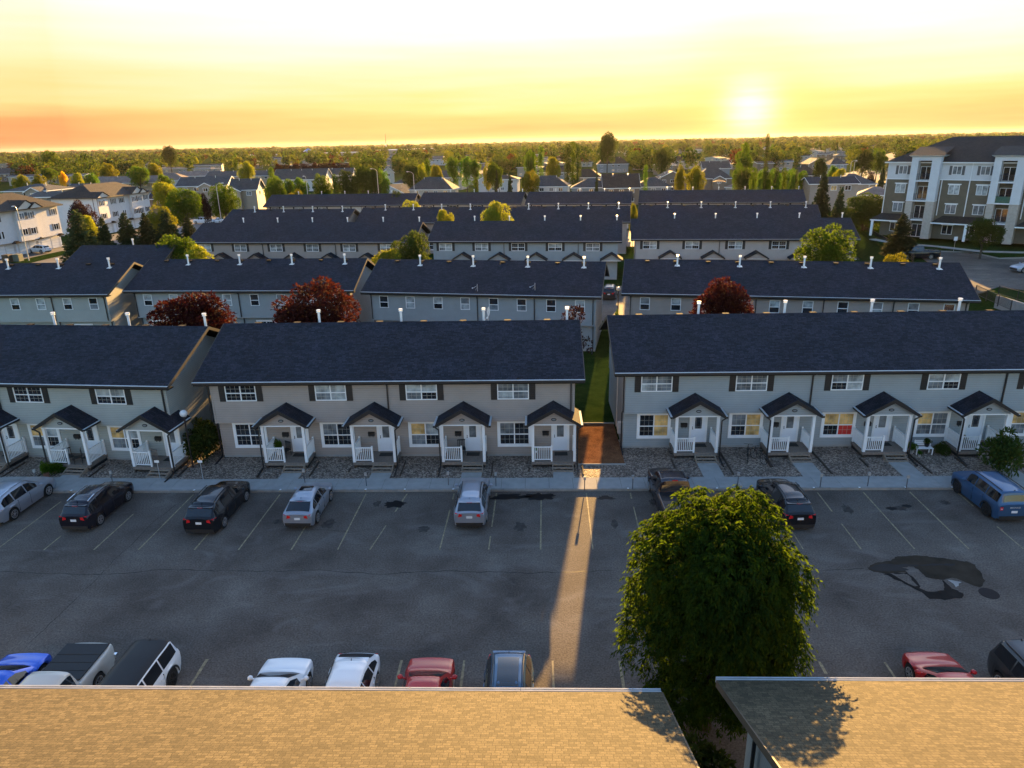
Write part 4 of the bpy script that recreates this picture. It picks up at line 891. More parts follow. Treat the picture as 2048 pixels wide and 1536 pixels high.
    for sg in (-1, 1):
        t = MB()
        if kind == 'pickup': t.box(sg*(hw-.24), sg*(hw-.145), tl-.005, tl+.09, .68, 1.02, TAIL)
        elif kind == 'boxy': t.box(sg*(hw-.30), sg*(hw-.15), tl-.012, tl+.09, .80, .98, TAIL); t.box(sg*(hw-.28), sg*(hw-.17), tl-.016, tl-.01, .85, .90, HEAD)
        else:
            x1, x0 = sg*(hw-.135), sg*(hw-.50); t.poly([(x0, tl-.014, tz-.18), (x1, tl+.01, tz-.27), (x1+sg*.075, tl+.26, tz-.17), (x1+sg*.07, tl+.26, tz-.01), (x1-sg*.005, tl+.015, tz+.03), (x0, tl-.012, tz-.06), (x0, tl+.1, tz-.20), (x0, tl+.1, tz-.05)], TAIL, [(0,1,4,5),(1,2,3,4),(0,5,7,6),(5,4,3,7),(0,6,2,1)])
        t.build('tail_light', root)
        h = MB(); h.poly([(sg*(hw-.16), L/2-.10, .62), (sg*(hw-.50), L/2-.012, .60), (sg*(hw-.50), L/2-.03, .72), (sg*(hw-.10), L/2-.32, .78), (sg*(hw-.055), L/2-.34, .66)], HEAD, [(0,1,2,3,4)]); h.build('headlight', root)
        m = MB(); my = Yf(K['ws'][0]+.06); m.box(sg*(hw-.06), sg*(hw+.04), my-.03, my+.03, belt+.03, belt+.07, pt)
        m.ball((sg*(hw+.12), my, belt+.10), .11, pt, 8, 5, .75); m.build('mirror', root)
        for sdx in (.47, .67) if kind != 'pickup' else (.36, .5):
            hd = MB(); hd.box(sg*(hw-.015), sg*(hw+.018), Yf(sdx)-.09, Yf(sdx)+.09, belt-.16, belt-.125, pt); hd.build('door_handle', body)
            sm = MB(); sm.box(sg*(hw-.03), sg*(hw+.004), Yf(sdx+.03)-.006, Yf(sdx+.03)+.006, .32, belt-.02, BLACK); sm.build('door_seam', body)
    p = MB(); pz = .62 if kind not in ('pickup',) else .50
    if kind in ('suv', 'hatch'): pz = tz-.30
    p.box(-.16, .16, tl-.016, tl-.002, pz, pz+.13, PLATE); p.build('licence_plate', root)
    bm = MB(); bm.prism([(-hw+.20, .24), (hw-.20, .24), (hw-.16, .44), (-hw+.16, .44)], tl-.03, tl+.12, TRIMB if trim_lower else pt, 'y')
    if kind == 'pickup': bm.box(-hw+.06, hw-.06, tl-.12, tl+.02, .44, .58, CHROME)
    bm.build('rear_bumper', root)
    fb = MB(); fb.prism([(-hw+.22, .30), (hw-.22, .30), (hw-.20, .56), (-hw+.20, .56)], L/2-.06, L/2+.012, TRIMB, 'y'); fb.build('grille', root)
    if kind != 'pickup':
        a = MB(); sA = K['rg'][0]-.04; tt = ring(sA)[7][1]; a.poly([(-.02, Yf(sA), tt), (.02, Yf(sA), tt), (0, Yf(sA)-.10, tt), (0, Yf(sA)-.08, tt+.07), (0, Yf(sA)-.04, tt+.04)], TRIMB, [(0,2,3,4),(1,2,3,4),(0,1,2)]); a.build('antenna', root)
    if kind in ('suv', 'hatch'):
        sp = MB(); s = K['rg'][0]; r = ring(s); sp.prism([(Yf(s)-.10, r[5][1]-.015), (Yf(s)+.16, r[5][1]-.01), (Yf(s)+.16, r[5][1]+.03), (Yf(s)-.10, r[5][1]+.018)], -r[4][0]+.05, r[4][0]-.05, pt, 'x'); sp.build('spoiler', root)
        br = MB(); br.box(-.15, .15, Yf(s)-.106, Yf(s)-.099, r[5][1]-.008, r[5][1]+.012, TAIL); br.build('brake_light', root)
    if rails:
        for sg in (-1, 1):
            rl = MB(); prev = None
            for i in range(9):
                s = K['ws'][1]+.03+(K['rg'][0]-K['ws'][1]-.07)*i/8; r = ring(s); q = (sg*(r[4][0]-.05), Yf(s), r[5][1]+.05)
                if prev: rl.bar(prev, q, .04, .035, CHROME if rails == 'c' else TRIMB)
                prev = q
            rl.build('roof_rail', root)
    if sunroof: panel('sunroof', .47, .80 if sunroof == 'big' else .60, -.66, .66, CARGL, off=(0, 0, .012))
    if tonneau:
        t = MB(); t.box(-hw+.10, hw-.10, Yf(.975), Yf(.615), .64*H+.015, .64*H+.05, tonneau)
        for i in range(3): t.box(-hw+.10, hw-.10, Yf(.70+i*.08), Yf(.70+i*.08)+.02, .64*H+.05, .64*H+.058, RUBBER)
        t.build('tonneau_cover', root)
    if cladding:
        for sg in (-1, 1):
            for c in wy:
                cl = MB(); N_ = 14
                pts = []
                for k in range(N_+1):
                    a = math.pi*k/N_
                    for rr in (ar-.01, ar+.075): pts.append((sg*(hw+.030), Yf(c)+rr*math.cos(a), wr+rr*math.sin(a)))
                cl.poly(pts, TRIMB, [(2*k, 2*k+1, 2*k+3, 2*k+2) for k in range(N_)]); cl.build('wheel_arch_trim', root)
    if extras: extras(root, L, W, H, Yf, ring)
    return root
P_SILV = paint('silver blue paint', (.33, .355, .41), .5, .28); P_BLK = paint('black paint', (.010, .011, .015), .2, .2); P_BLK2 = paint('black plum paint', (.016, .014, .022), .3, .22)
P_BLUE = paint('slate blue paint', (.035, .095, .20), .3, .3); P_ROY = paint('royal blue paint', (.01, .09, .55), .3, .25); P_TAN = paint('pale sand paint', (.50, .49, .45), .1, .35)
P_WHT = paint('white paint', (.70, .74, .78), .05, .3); P_RED = paint('deep red paint', (.36, .008, .008), .1, .35); P_STEEL = paint('dark steel blue paint', (.06, .12, .20), .4, .25); P_GREY = paint('charcoal paint', (.03, .032, .036), .3, .3)
R_BLK = mat('black roof paint', (.008, .009, .012), .5, 0, spec=.2, coat=.12)
def letters(txt, size, z, m, name='lettering'):
    def f(root, L, W, H, Yf, ring):
        cu = bpy.data.curves.new('t', 'FONT'); cu.body = txt; cu.size = size; cu.extrude = .004; cu.align_x = 'CENTER'
        o = bpy.data.objects.new('t', cu); link(o); bpy.context.view_layer.update()
        me = bpy.data.meshes.new_from_object(o); bpy.data.objects.remove(o); me.materials.clear(); me.materials.append(m)
        for v in me.vertices: x, y, zz = v.co; v.co = (x, -L/2-.012-zz, z+y)
        obj(name, me, root)
    return f
# far row of stalls, noses to the kerb
car('silver blue crossover at the left edge of the far stalls', -30.75, 36.7, R_(-2), P_SILV, 'suv', 4.7, 1.86, 1.66, rails='c')
car('black plum crossover with silver alloys, second from the left in the far stalls', -25.35, 36.0, R_(-1), P_BLK2, 'suv', 4.58, 1.82, 1.70, rails='c')
car('long black estate style sport utility, third from the left in the far stalls', -18.2, 35.8, R_(-1), P_BLK, 'suv', 4.95, 1.92, 1.75, rails='b')
car('small silver crossover with a dark sunroof, fourth from the left in the far stalls', -13.05, 36.05, R_(-1), P_SILV, 'hatch', 4.15, 1.77, 1.58, sunroof=True)
car('silver crossover parked alone in the middle of the far stalls', -3.65, 36.3, R_(0), P_SILV, 'suv', 4.65, 1.80, 1.68, rails='b', sunroof=False)
def light_bar(root, L, W, H, Yf, ring):
    b = MB(); b.box(-.16, .16, Yf(.575)-.0, Yf(.575)+.02, H*.965, H*.99, TAIL); b.build('brake_light', root)
car('black pickup truck half hidden behind the big leafy tree', 7.75, 36.5, R_(1), P_BLK2, 'pickup', 5.85, 2.0, 1.92, tonneau=R_BLK, extras=light_bar, cat='pickup truck')
car('black sport utility with roof ribs, right of the big leafy tree top', 13.9, 36.0, R_(2), P_BLK, 'suv', 4.6, 1.84, 1.70, rails='b')
car('slate blue boxy sport utility at the right end of the far stalls', 25.55, 36.75, R_(1.5), P_BLUE, 'boxy', 4.4, 1.88, 1.80, rails='b', cladding=True, rimm=TRIMB, wheelr=.37, extras=letters('BRONCO', .13, .90, GUT))
# near row
car('royal blue hatchback at the bottom left corner', -20.45, 21.0, R_(2), P_ROY, 'hatch', 4.4, 1.82, 1.48)
car('sand coloured pickup truck with a black bed cover, bottom left', -17.35, 20.6, R_(180-179), P_TAN, 'pickup', 5.6, 1.94, 1.86, tonneau=R_BLK, cat='pickup truck') if False else None
car('sand coloured pickup truck with a black bed cover, bottom left', -18.05, 20.5, R_(180), P_TAN, 'pickup', 5.55, 1.94, 1.84, tonneau=R_BLK, cat='pickup truck')
car('white boxy off roader with a black roof, bottom left', -15.2, 20.65, R_(180), P_WHT, 'boxy', 4.8, 1.93, 1.76, roof=R_BLK, cladding=True, rimm=TRIMB, wheelr=.40)
car('white sport utility showing its bonnet over the nearest roof edge', -9.75, 20.5, R_(0), P_WHT, 'suv', 4.7, 1.88, 1.70)
car('white hatchback showing its rear window over the nearest roof edge', -7.1, 20.8, R_(180), P_WHT, 'hatch', 4.4, 1.82, 1.52)
car('deep red crossover showing its bonnet over the left near roof', -4.15, 20.7, R_(0), P_RED, 'suv', 4.5, 1.82, 1.62)
car('steel blue sport utility with a large glass roof, beside the strip of sunlight', -1.1, 20.55, R_(180), P_STEEL, 'suv', 4.6, 1.84, 1.68, sunroof='big', rails='b')
car('deep red saloon at the bottom right, nose outwards', 15.15, 21.2, R_(0), P_RED, 'sedan', 4.6, 1.80, 1.46)
car('dark boxy sport utility at the bottom right corner', 18.3, 20.85, R_(180), P_GREY, 'boxy', 4.6, 1.88, 1.78, rails='b')
# farther vehicles
q = P(1840, 519, 2.5); car('black pickup truck on the raised lot below the apartments', q[0], q[1]+1.0, R_(90), P_BLK, 'pickup', 5.8, 2.0, 1.95, z=2.5, cat='pickup truck')
q = P(2046, 545, 2.5); car('silver car passing at the right edge, on the raised lot', q[0]+1.2, q[1]+.6, R_(95), P_SILV, 'sedan', 4.6, 1.8, 1.46, z=2.5)
q = P(80, 505, 0); car('white crossover parked before the garages of the white townhouses', q[0], q[1], R_(75), P_WHT, 'suv', 4.6, 1.85, 1.65)
q = P(408, 447, 0); car('white pickup truck left of the two white vehicles by the spruces', q[0], q[1], R_(80), P_WHT, 'pickup', 5.6, 1.9, 1.85, cat='pickup truck')
q = P(439, 446, 0); car('white saloon right of the white pickup behind the dark roofs', q[0], q[1], R_(60), P_WHT, 'sedan', 4.5, 1.8, 1.5)
q = P(472, 419, 0); car('dark car before the garage of the brown grey house', q[0], q[1], R_(80), P_GREY, 'suv', 4.6, 1.85, 1.7)
q = P(1222, 598, 0); car('dark car seen through the alley between second row ends', q[0], q[1]+1.5, R_(-10), P_GREY, 'suv', 4.6, 1.85, 1.7)
# ------------------------------------------------------------------ raised lot and lawns on the right
def raised():
    b = MB(); top = [(52.3, 76), (54.4, 105), (57.5, 118), (63.5, 145), (80, 200), (200, 200), (200, 60), (52.3, 60)]
    n = len(top); z = 2.44
    foot = [(49.3, 76), (51.3, 105), (54.5, 118), (60.5, 146), (77, 204), (204, 204), (204, 56), (49.3, 56)]
    b.poly([(x, y, z) for x, y in top]+[(x, y, -.15) for x, y in foot], GRASS, [tuple(range(n))]+[(i, (i+1) % n, n+(i+1) % n, n+i) for i in range(n)])
    tag(b.build('raised_lawn'), kind='structure')
    pts = [P(x, y, 2.5)[:2] for x, y in ((1838, 512), (1876, 504), (1940, 505.5), (1998, 518), (2120, 515), (2120, 588), (1996, 574), (1952, 588), (1935, 568), (1895, 545), (1862, 528))]
    sheet('parking_lot', pts, 2.5, ASPH, .15)
    pts = [P(x, y, 2.9)[:2] for x, y in ((1690, 440), (1745, 420), (1790, 415), (2200, 480), (2200, 508), (1998, 511), (1940, 500), (1850, 493), (1760, 487))]
    sheet('lawn', pts, 2.9, GRASS, .5)
    k = MB(); L = [P(x, y, 2.95) for x, y in ((1745, 478), (1775, 484), (1812, 488), (1876, 493), (1965, 503), (2090, 506))]
    for a, c in zip(L, L[1:]): k.bar((a[0], a[1], 2.93), (c[0], c[1], 2.93), 1.2, .14, CONC)
    tag(k.build('path'), kind='structure')
    k = MB(); L = [P(x, y, 2.55) for x, y in ((1830, 513), (1876, 502.5), (1940, 504.5), (1998, 517), (2110, 514))]
    for a, c in zip(L, L[1:]): k.bar((a[0], a[1], 2.55), (c[0], c[1], 2.55), .18, .2, KERB)
    tag(k.build('kerb'), kind='structure')
    k = MB()
    for i in range(5):
        a, c = P(1952-i*6, 581-i*11, 2.51), P(1990-i*3, 582-i*11, 2.51); k.bar(a, c, .1, .004, PAINT)
    tag(k.build('parking_stripe'), kind='structure')
raised()
def iron_fence(label, pts, h=1.1, step=.14, wall=False):
    root = empty('metal_fence', pts[0]); tag(root, label, 'fence'); o = Vector(pts[0])
    for a, c in zip(pts, pts[1:]):
        a, c = Vector(a)-o, Vector(c)-o; L = (c-a).length; r = MB(); up = Vector((0, 0, 1))
        r.bar(a+up*h, c+up*h, .05, .05, FASC); r.bar(a+up*.15, c+up*.15, .04, .04, BLACK)
        n = max(1, int(L/step))
        for i in range(n): q = a+(c-a)*((i+.5)/n); r.bar(q+up*.15, q+up*h, .016, .016, BLACK)
        r.build('fence_panel', root)
        m = max(1, int(L/2.4))
        for i in range(m+1): q = a+(c-a)*i/m; pb = MB(); pb.box(q.x-.04, q.x+.04, q.y-.04, q.y+.04, q.z-.1, q.z+h+.05, BLACK); pb.build('post', root)
iron_fence('dark metal fence running down beside the broad round tree and raised lawn', [P(1714, 456, 2.4), P(1765, 485, 2.4), P(1826, 524, 2.4)])
iron_fence('dark metal fence past the right end of the second row roof', [P(1950, 590, 2.3), P(2020, 622, 2.3)])
iron_fence('dark metal railing on the low wall at the right edge', [P(1996, 590, 2.9), P(2075, 612, 2.9)], h=1.0)
def rwall():
    b = MB(); a, c = P(1994, 596, 2.6), P(2080, 622, 2.6); b.bar((a[0], a[1], 2.2), (c[0], c[1], 2.2), .3, 1.4, CONC); o = b.build('retaining_wall'); tag(o, 'low concrete retaining wall under the railing at the right edge', 'wall')
rwall()
def win_simple(w, h, frame=WHITE, glass=G_DARK, mull=1, name='window', lintel=False, bw=.07):
    b = MB(); b.box(0, w, -.05, .0, 0, bw, frame); b.box(0, w, -.05, 0, h-bw, h, frame); b.box(0, bw, -.051, 0, bw, h-bw, frame); b.box(w-bw, w, -.051, 0, bw, h-bw, frame)
    for k in range(1, mull+1): x = w*k/(mull+1); b.box(x-.035, x+.035, -.052, 0, bw, h-bw, frame)
    if lintel: b.box(-.18, w+.18, -.09, 0, h, h+.16, frame)
    return b.mesh(name)
def glass_simple(w, h, m, bw=.06): b = MB(); b.poly([(bw, -.012, bw), (w-bw, -.012, bw), (w-bw, -.012, h-bw), (bw, -.012, h-bw)], m); return b.mesh('pane', fix=False)
# ------------------------------------------------------------------ apartment block
def apartments():
    root = empty('apartment_building', (59.9, 127.0, 3.45), R_(-41)); tag(root, 'four storey apartment block with white balcony towers and brown siding', 'apartment building')
    L = 46; H = 12.1; W = W_BROWN; w = MB(); w.box(0, L, 0, 16, 0, 9.30, W_BROWN); w.box(-.03, L, -.03, 16, 9.36, H, W_WHITE); w.build('wall', root)
    t = MB(); t.box(-.07, L, -.08, .0, 9.30, 9.42, WHITE)
    for x in (0, 8.35, 12.25, 15.2, 19.9, 27.5): t.box(x-.06, x+.06, -.075, 0, 3.7, 9.30, WHITE)
    t.build('trim', root)
    r = MB(); ov = .55; ze, zr = H, 15.9; y0, y1 = -ov, 16+ov; ym = 8; hx = 7.2
    r.poly([(-ov, y0, ze), (L, y0, ze), (L, ym, zr), (hx, ym, zr), (-ov, y1, ze), (L, y1, ze)], ROOFB, [(0,1,2,3),(0,3,4),(3,2,5,4),(1,5,2)]); r.box(-ov, L, y0, y1, ze-.18, ze-.004, WHITE); r.build('roof', root)
    win2 = win_simple(1.55, 1.5, lintel=True); g2 = [glass_simple(1.55, 1.5, m) for m in (G_DARK, G_CURT, G_BLIND)]; win4 = win_simple(1.3, 1.35); g4 = glass_simple(1.3, 1.35, G_CURT)
    shb = MB(); shb.box(0, .38, -.05, 0, 0, 1.4, mat('grey shutter', (.09, .09, .095))); sh = shb.mesh('shutter')
    k = 0
    for x in (1.55, 9.45, 13.35, 21.4, 25.2, 33):
        for z in (.75, 4.05, 7.1):
            if z < 1 and x in (9.45+99,): continue
            f = obj('window', win2, root, (x, 0, z)); obj('pane', g2[k % 3], f); k += 1
        f = obj('window', win4, root, (x+.12, -.03, 10.15)); obj('pane', g4, f); obj('shutter', sh, root, (x-.32, -.03, 10.12)); obj('shutter', sh, root, (x+1.48, -.03, 10.12))
    for tx in (3.85, 15.35, 27.6):
        tb = MB(); w0, w1, w2_, w3 = tx, tx+1.0, tx+2.95, tx+4.2; ty = -1.6
        for z0, z1, m in ((0, 6.0, W_BEIGE), (6.05, 12.9, W_WHITE)):
            tb.box(w0, w1, ty, 0, z0, z1, m); tb.box(w2_, w3, ty, 0, z0, z1, m)
        tb.box(w1, w2_, ty, 0, 12.35, 12.9, W_WHITE); tb.box(w1, w2_, -.1, 0, 0, 12.35, W_BROWN); tb.box(w0-.04, w3+.04, ty-.04, 0, 6.0, 6.06, WHITE)
        tb.build('balcony_tower', root)
        cr = MB(); cr.poly([(w0-.45, ty-.45, 13.15), (w3+.45, ty-.45, 13.15), (w3+.45, 3, 13.15), (w0-.45, 3, 13.15), (w0-.05, ty-.05, 12.9), (w3+.05, ty-.05, 12.9), (w3+.05, 3, 12.9), (w0-.05, 3, 12.9)], WHITE, [(0,1,2,3),(7,6,5,4),(0,4,5,1),(1,5,6,2),(2,6,7,3),(3,7,4,0)]); cr.build('cornice', root)
        rr = MB(); rr.poly([(w0-.45, ty-.45, 13.155), (w3+.45, ty-.45, 13.155), (w3+.45, 4, 14.4), (w0-.45, 4, 14.4)], ROOFB); rr.build('tower_roof', root)
        for z in (3.0, 6.05, 9.2):
            sl = MB(); sl.box(w1, w2_, ty-.02, -.1, z-.12, z+.06, WHITE); fl = sl.build('balcony', root)
            rb = MB(); rb.box(w1, w2_, ty+.02, ty+.06, z+1.05, z+1.10, BLACK)
            if z == 6.05 and tx > 10: rb.box(w1+.02, w2_-.02, ty+.03, ty+.045, z+.08, z+1.05, mat('green privacy screen', (.05, .13, .09)))
            for i in range(16): xx = w1+(w2_-w1)*(i+.5)/16; rb.box(xx-.012, xx+.012, ty+.03, ty+.05, z+.06, z+1.05, BLACK)
            rb.build('railing', fl)
        for z in (.1, 3.1, 6.2, 9.3):
            dd = win_simple(1.7, 2.1); f = obj('balcony_door', dd, root, (w1+.12, -.1, z)); obj('pane', glass_simple(1.7, 2.1, G_DARK), f)
    for x0, x1 in ((-1.2, 3.75), (8.1, 15.3), (19.6, 27.5)):
        pr = MB(); pr.poly([(x0, -2.0, 2.75), (x1, -2.0, 2.75), (x1, .0, 3.7), (x0+1.2, .0, 3.7)], ROOFB); pr.box(x0, x1, -2.0, -.08, 2.55, 2.745, WHITE); pr.build('porch_roof', root)
        for xx in ((x0+.2,) if x0 < 0 else (x1-2.3,)): pp = MB(); pp.box(xx, xx+.35, -1.95, -1.6, 0, 2.55, WHITE); pp.build('porch_column', root)
    b = MB(); b.bar((12.3, -.12, H-.1), (12.3, -.12, 3.9), .1, .08, WHITE); b.build('downspout', root)
apartments()
# ------------------------------------------------------------------ white three storey townhouses at the left
def white_block(label, x, y, ang, L, D=11, seed=0, eave=9.0):
    root = empty('townhouse_block', (x, y, 0), R_(ang)); tag(root, label, 'townhouse block', 'white townhouse blocks')
    w = MB(); w.box(0, L, .0, D, 2.75, eave, W_WHITE); w.box(.1, L-.1, .9, D, 0, 2.75, W_WHITE)
    for x0 in (L*.60, ): w.box(x0, x0+5.2, -.7, 0, 2.75, eave, W_WHITE)
    w.box(0, 4.0, -.7, 0, 2.75, eave, W_WHITE); w.build('wall', root)
    r = MB(); ov = .6; zr = eave+2.9; hx = D/2
    r.poly([(-ov, -ov-.5, eave), (L+ov, -ov-.5, eave), (L+ov-hx, D/2, zr), (hx-ov, D/2, zr), (-ov, D+ov, eave), (L+ov, D+ov, eave)], ROOFB, [(0,1,2,3),(0,3,4),(3,2,5,4),(1,5,2)])
    r.box(-ov, L+ov, -ov-.5, D+ov, eave-.2, eave-.004, FASC)
    for x0, x1, hh, yy in ((L*.60-.4, L*.60+5.6, 1.7, -1.25), (L*.60+2.6, L*.60+6.4, 1.15, -1.6), (-.6, 4.4, 1.3, -1.3)):
        xm = (x0+x1)/2; r.poly([(x0, yy-.2, eave), (xm, yy-.2, eave+hh), (xm, 4, eave+hh), (x0, 2, eave), (x1, yy-.2, eave), (x1, 2, eave)], ROOFB, [(0,1,2,3),(1,4,5,2)])
    roof = r.build('roof', root)
    gm = MB()
    for x0, x1, hh, yy in ((L*.60-.4, L*.60+5.6, 1.7, -1.25), (L*.60+2.6, L*.60+6.4, 1.15, -1.6), (-.6, 4.4, 1.3, -1.3)):
        xm = (x0+x1)/2; gm.poly([(x0+.35, yy, eave+.02), (x1-.35, yy, eave+.02), (xm, yy, eave+hh-.18), (x0+.35, yy+.1, eave+.02), (x1-.35, yy+.1, eave+.02), (xm, yy+.1, eave+hh-.18)], W_CREAM, [(0,1,2),(3,4,5),(0,1,4,3)])
    gm.build('gable', root)
    wn = win_simple(1.35, 1.25); g = [glass_simple(1.35, 1.25, m) for m in (G_DARK, G_CURT)]; nr = win_simple(.6, 1.5, mull=0); gn = glass_simple(.6, 1.5, G_DARK)
    shb = MB(); shb.box(0, .36, -.04, 0, 0, 1.3, mat('grey shutter', (.09, .09, .095))); sh = shb.mesh('shutter'); k = 0
    for cx, yy in ((1.4, -.7), (L*.60+1.0, -.7), (L*.60+3.2, -.7), (L-1.9, 0), (L*.30, 0), (L*.45, 0)):
        for z in (3.9, 7.0):
            if cx == L*.45 and z < 5:
                for dx in (0, .8): f = obj('window', nr, root, (cx+dx, yy, z-.2)); obj('pane', gn, f)
                continue
            f = obj('window', wn, root, (cx-.3, yy, z)); obj('pane', g[k % 2], f); k += 1
            obj('shutter', sh, root, (cx-.7, yy, z-.02)); obj('shutter', sh, root, (cx+1.08, yy, z-.02))
    gd = MB(); gd.box(0, 2.5, -.04, .0, 0, 2.2, WHITE)
    for i in range(1, 4): gd.box(.02, 2.48, -.05, -.04, i*.55-.015, i*.55+.015, GUT)
    gd = gd.mesh('garage_door'); dr = MB(); dr.box(0, .95, -.04, 0, 0, 2.1, DOOR); dr = dr.mesh('door'); n = int(L/6)
    for i in range(n): obj('garage_door', gd, root, (i*L/n+.7, .9, .02)); obj('garage_door', gd, root, (i*L/n+3.5, .9, .02))
    for i in range(n): obj('door', dr, root, ((i+1)*L/n-.75, .9, .02))
    for i in range(n): cn = MB(); cn.prism([(-.1, 2.55), (1.5, 2.55), (.7, 3.05)], -.9, .0, ROOFB, 'y'); obj('door_canopy', cn.mesh('door_canopy'), root, (i*L/n+5.0-.7, 0, 0))
    b = MB(); b.bar((.02, -.75, eave-.2), (.02, -.75, .2), .1, .08, BLACK); b.bar((-.05, .3, eave-.2), (-.05, .3, .2), .1, .08, BLACK); b.build('downspout', root)
white_block('white three storey townhouse block with garages, cut by the left edge', -105.6, 123.5, 84.8, 31, seed=1)
white_block('white three storey townhouse block with brown roof behind the left spruces', -106.4, 174.0, 86.5, 23, seed=2)
sheet('driveway', [(-106, 120), (-86, 118), (-84, 200), (-105, 206)], -0.06, ROADM)
sheet('grass_verge', [(-100.5, 128), (-95.5, 128), (-95, 146), (-99.5, 148)], -0.03, GRASS)
sheet('street', [P(x, y, 0)[:2] for x, y in ((400, 452), (530, 440), (560, 425), (470, 418), (360, 440))], -.05, ROADM)
sheet('street', [P(x, y, 0)[:2] for x, y in ((1560, 352), (1700, 345), (1748, 322), (1762, 312), (1790, 303), (1806, 303), (1792, 322), (1775, 345), (1770, 362), (1700, 352))], -.05, ROADM)
sheet('dry_grass', [P(x, y, 0)[:2] for x, y in ((1752, 352), (1800, 350), (1800, 385), (1748, 380))], -.06, ground_mat('yellow dry grass', [(.3, (.12, .11, .03)), (.7, (.2, .17, .05))], .2)[0])  # yellower and paler than the lawn grass
# ------------------------------------------------------------------ detached houses
HW_M = {}
for nm, c in dict(cream=(.50, .46, .40), white=(.58, .58, .58), grey=(.25, .27, .29), beige=(.40, .33, .27), brown=(.20, .155, .12), blue=(.24, .29, .34), tan=(.34, .29, .23)).items(): HW_M[nm] = siding('house siding '+nm, tuple(v_*.85 for v_ in c), .2)
RO = dict(dark=ROOFG, brown=ROOFB, tan=ROOFT, navy=ROOF)
WSM = {}
def hwin(w, h):
    if (w, h) not in WSM: WSM[w, h] = (win_simple(w, h, bw=.09), [glass_simple(w, h, m) for m in (G_DARK, G_CURT, G_DARK, G_AMB)])
    return WSM[w, h]
def house(label, x0, x1, ye, yr, z=5.3, depth=10, kind='hip', wall='cream', roof='dark', ang=0.0, group='houses beyond the townhouse rows', front_gable=None, trim=True, pipes=2, garage=False, dist=None):
    """near eave seen from px x0..x1 at height ye; ridge seen at yr"""
    a = Vector(P(x0, ye, z)); c = Vector(P(x1, ye, z))
    if dist: a = Vector(PY(x0, ye, dist)); c = Vector(PY(x1, ye, dist)); z = (a.z+c.z)/2
    L = (c-a).length
    L = max(L, 4.0); m = (a+c)/2; an = R_(ang); dx, dy = math.cos(an), math.sin(an)
    root = empty('house', (m.x-dx*L/2, m.y-dy*L/2, 0), an); tag(root, label, 'house', group)
    # ridge height from its sight line
    r = PY((x0+x1)/2, yr, m.y+depth/2*math.cos(an)); zr = max(z+1.0, min(z+depth*.45, r[2]))
    D = depth; o = .5; w = MB(); wm = HW_M[wall]
    if kind == 'hip': w.box(o, L-o, o, D-o, 0, z-.02, wm)
    elif kind == 'gable': w.prism([(o, 0), (D-o, 0), (D-o, z-.05), (D/2, zr-.25), (o, z-.05)], o, L-o, wm, 'x')
    else: w.prism([(o, 0), (L-o, 0), (L-o, z-.05), (L/2, zr-.25), (o, z-.05)], o, D-o, wm, 'y')
    w.build('wall', root); rm = RO[roof]; rb = MB()
    if kind == 'hip':
        hx = min(L*.42, D/2)
        rb.poly([(0, 0, z), (L, 0, z), (L-hx, D/2, zr), (hx, D/2, zr), (0, D, z), (L, D, z)], rm, [(0,1,2,3),(0,3,4),(3,2,5,4),(1,5,2)])
    elif kind == 'gable': rb.poly([(0, 0, z), (L, 0, z), (L, D/2, zr), (0, D/2, zr), (L, D, z), (0, D, z)], rm, [(0,1,2,3),(3,2,4,5)]); rb.poly([(0, 0, z-.15), (L, 0, z-.15), (L, D/2, zr-.15), (0, D/2, zr-.15), (L, D, z-.15), (0, D, z-.15)], rm, [(3,2,1,0),(5,4,2,3)])
    else: rb.poly([(0, 0, z), (0, D, z), (L/2, D, zr), (L/2, 0, zr), (L, 0, z), (L, D, z)], rm, [(0,1,2,3),(3,2,5,4)]); rb.poly([(0, 0, z-.15), (0, D, z-.15), (L/2, D, zr-.15), (L/2, 0, zr-.15), (L, 0, z-.15), (L, D, z-.15)], rm, [(3,2,1,0),(4,5,2,3)])
    rf = rb.build('roof', root)
    fb = MB(); tm = WHITE
    if kind in ('hip',): fb.box(-.04, L+.04, -.04, D+.04, z-.2, z-.004, tm)
    elif kind == 'gable':
        fb.box(0, L, -.06, -.0, z-.18, z, tm); fb.box(0, L, D, D+.06, z-.18, z, tm)
        for xx in (-.05, L):
            for e in (0, D): fb.poly([(xx, e, z), (xx, D/2, zr), (xx, D/2, zr-.22), (xx, e, z-.22), (xx+.05, e, z), (xx+.05, D/2, zr), (xx+.05, D/2, zr-.22), (xx+.05, e, z-.22)], tm, [(0,1,2,3),(7,6,5,4),(0,4,5,1),(3,2,6,7)])
    else:
        for yy in (-.05, D):
            for e in (0, L): fb.poly([(e, yy, z), (L/2, yy, zr), (L/2, yy, zr-.22), (e, yy, z-.22), (e, yy+.05, z), (L/2, yy+.05, zr), (L/2, yy+.05, zr-.22), (e, yy+.05, z-.22)], tm, [(0,1,2,3),(7,6,5,4),(0,4,5,1),(3,2,6,7)])
    fb.build('fascia', root)
    rnd = random.Random(int(x0*7+ye)); n = max(1, int((L-2)/3.2)); fr, gl = hwin(1.5, 1.2)
    for zz in ((z-1.65, .9) if z > 4 else (1.0,)):
        for i in range(n):
            if rnd.random() < .8: f = obj('window', fr, root, (o+.6+(L-2*o-1.2)*(i+.5)/n-.75, o-.01, zz)); obj('pane', gl[rnd.randrange(4)], f)
    f = obj('window', fr, root, (L-o+.01, D*.35, z-1.65), math.pi/2); obj('pane', gl[0], f)
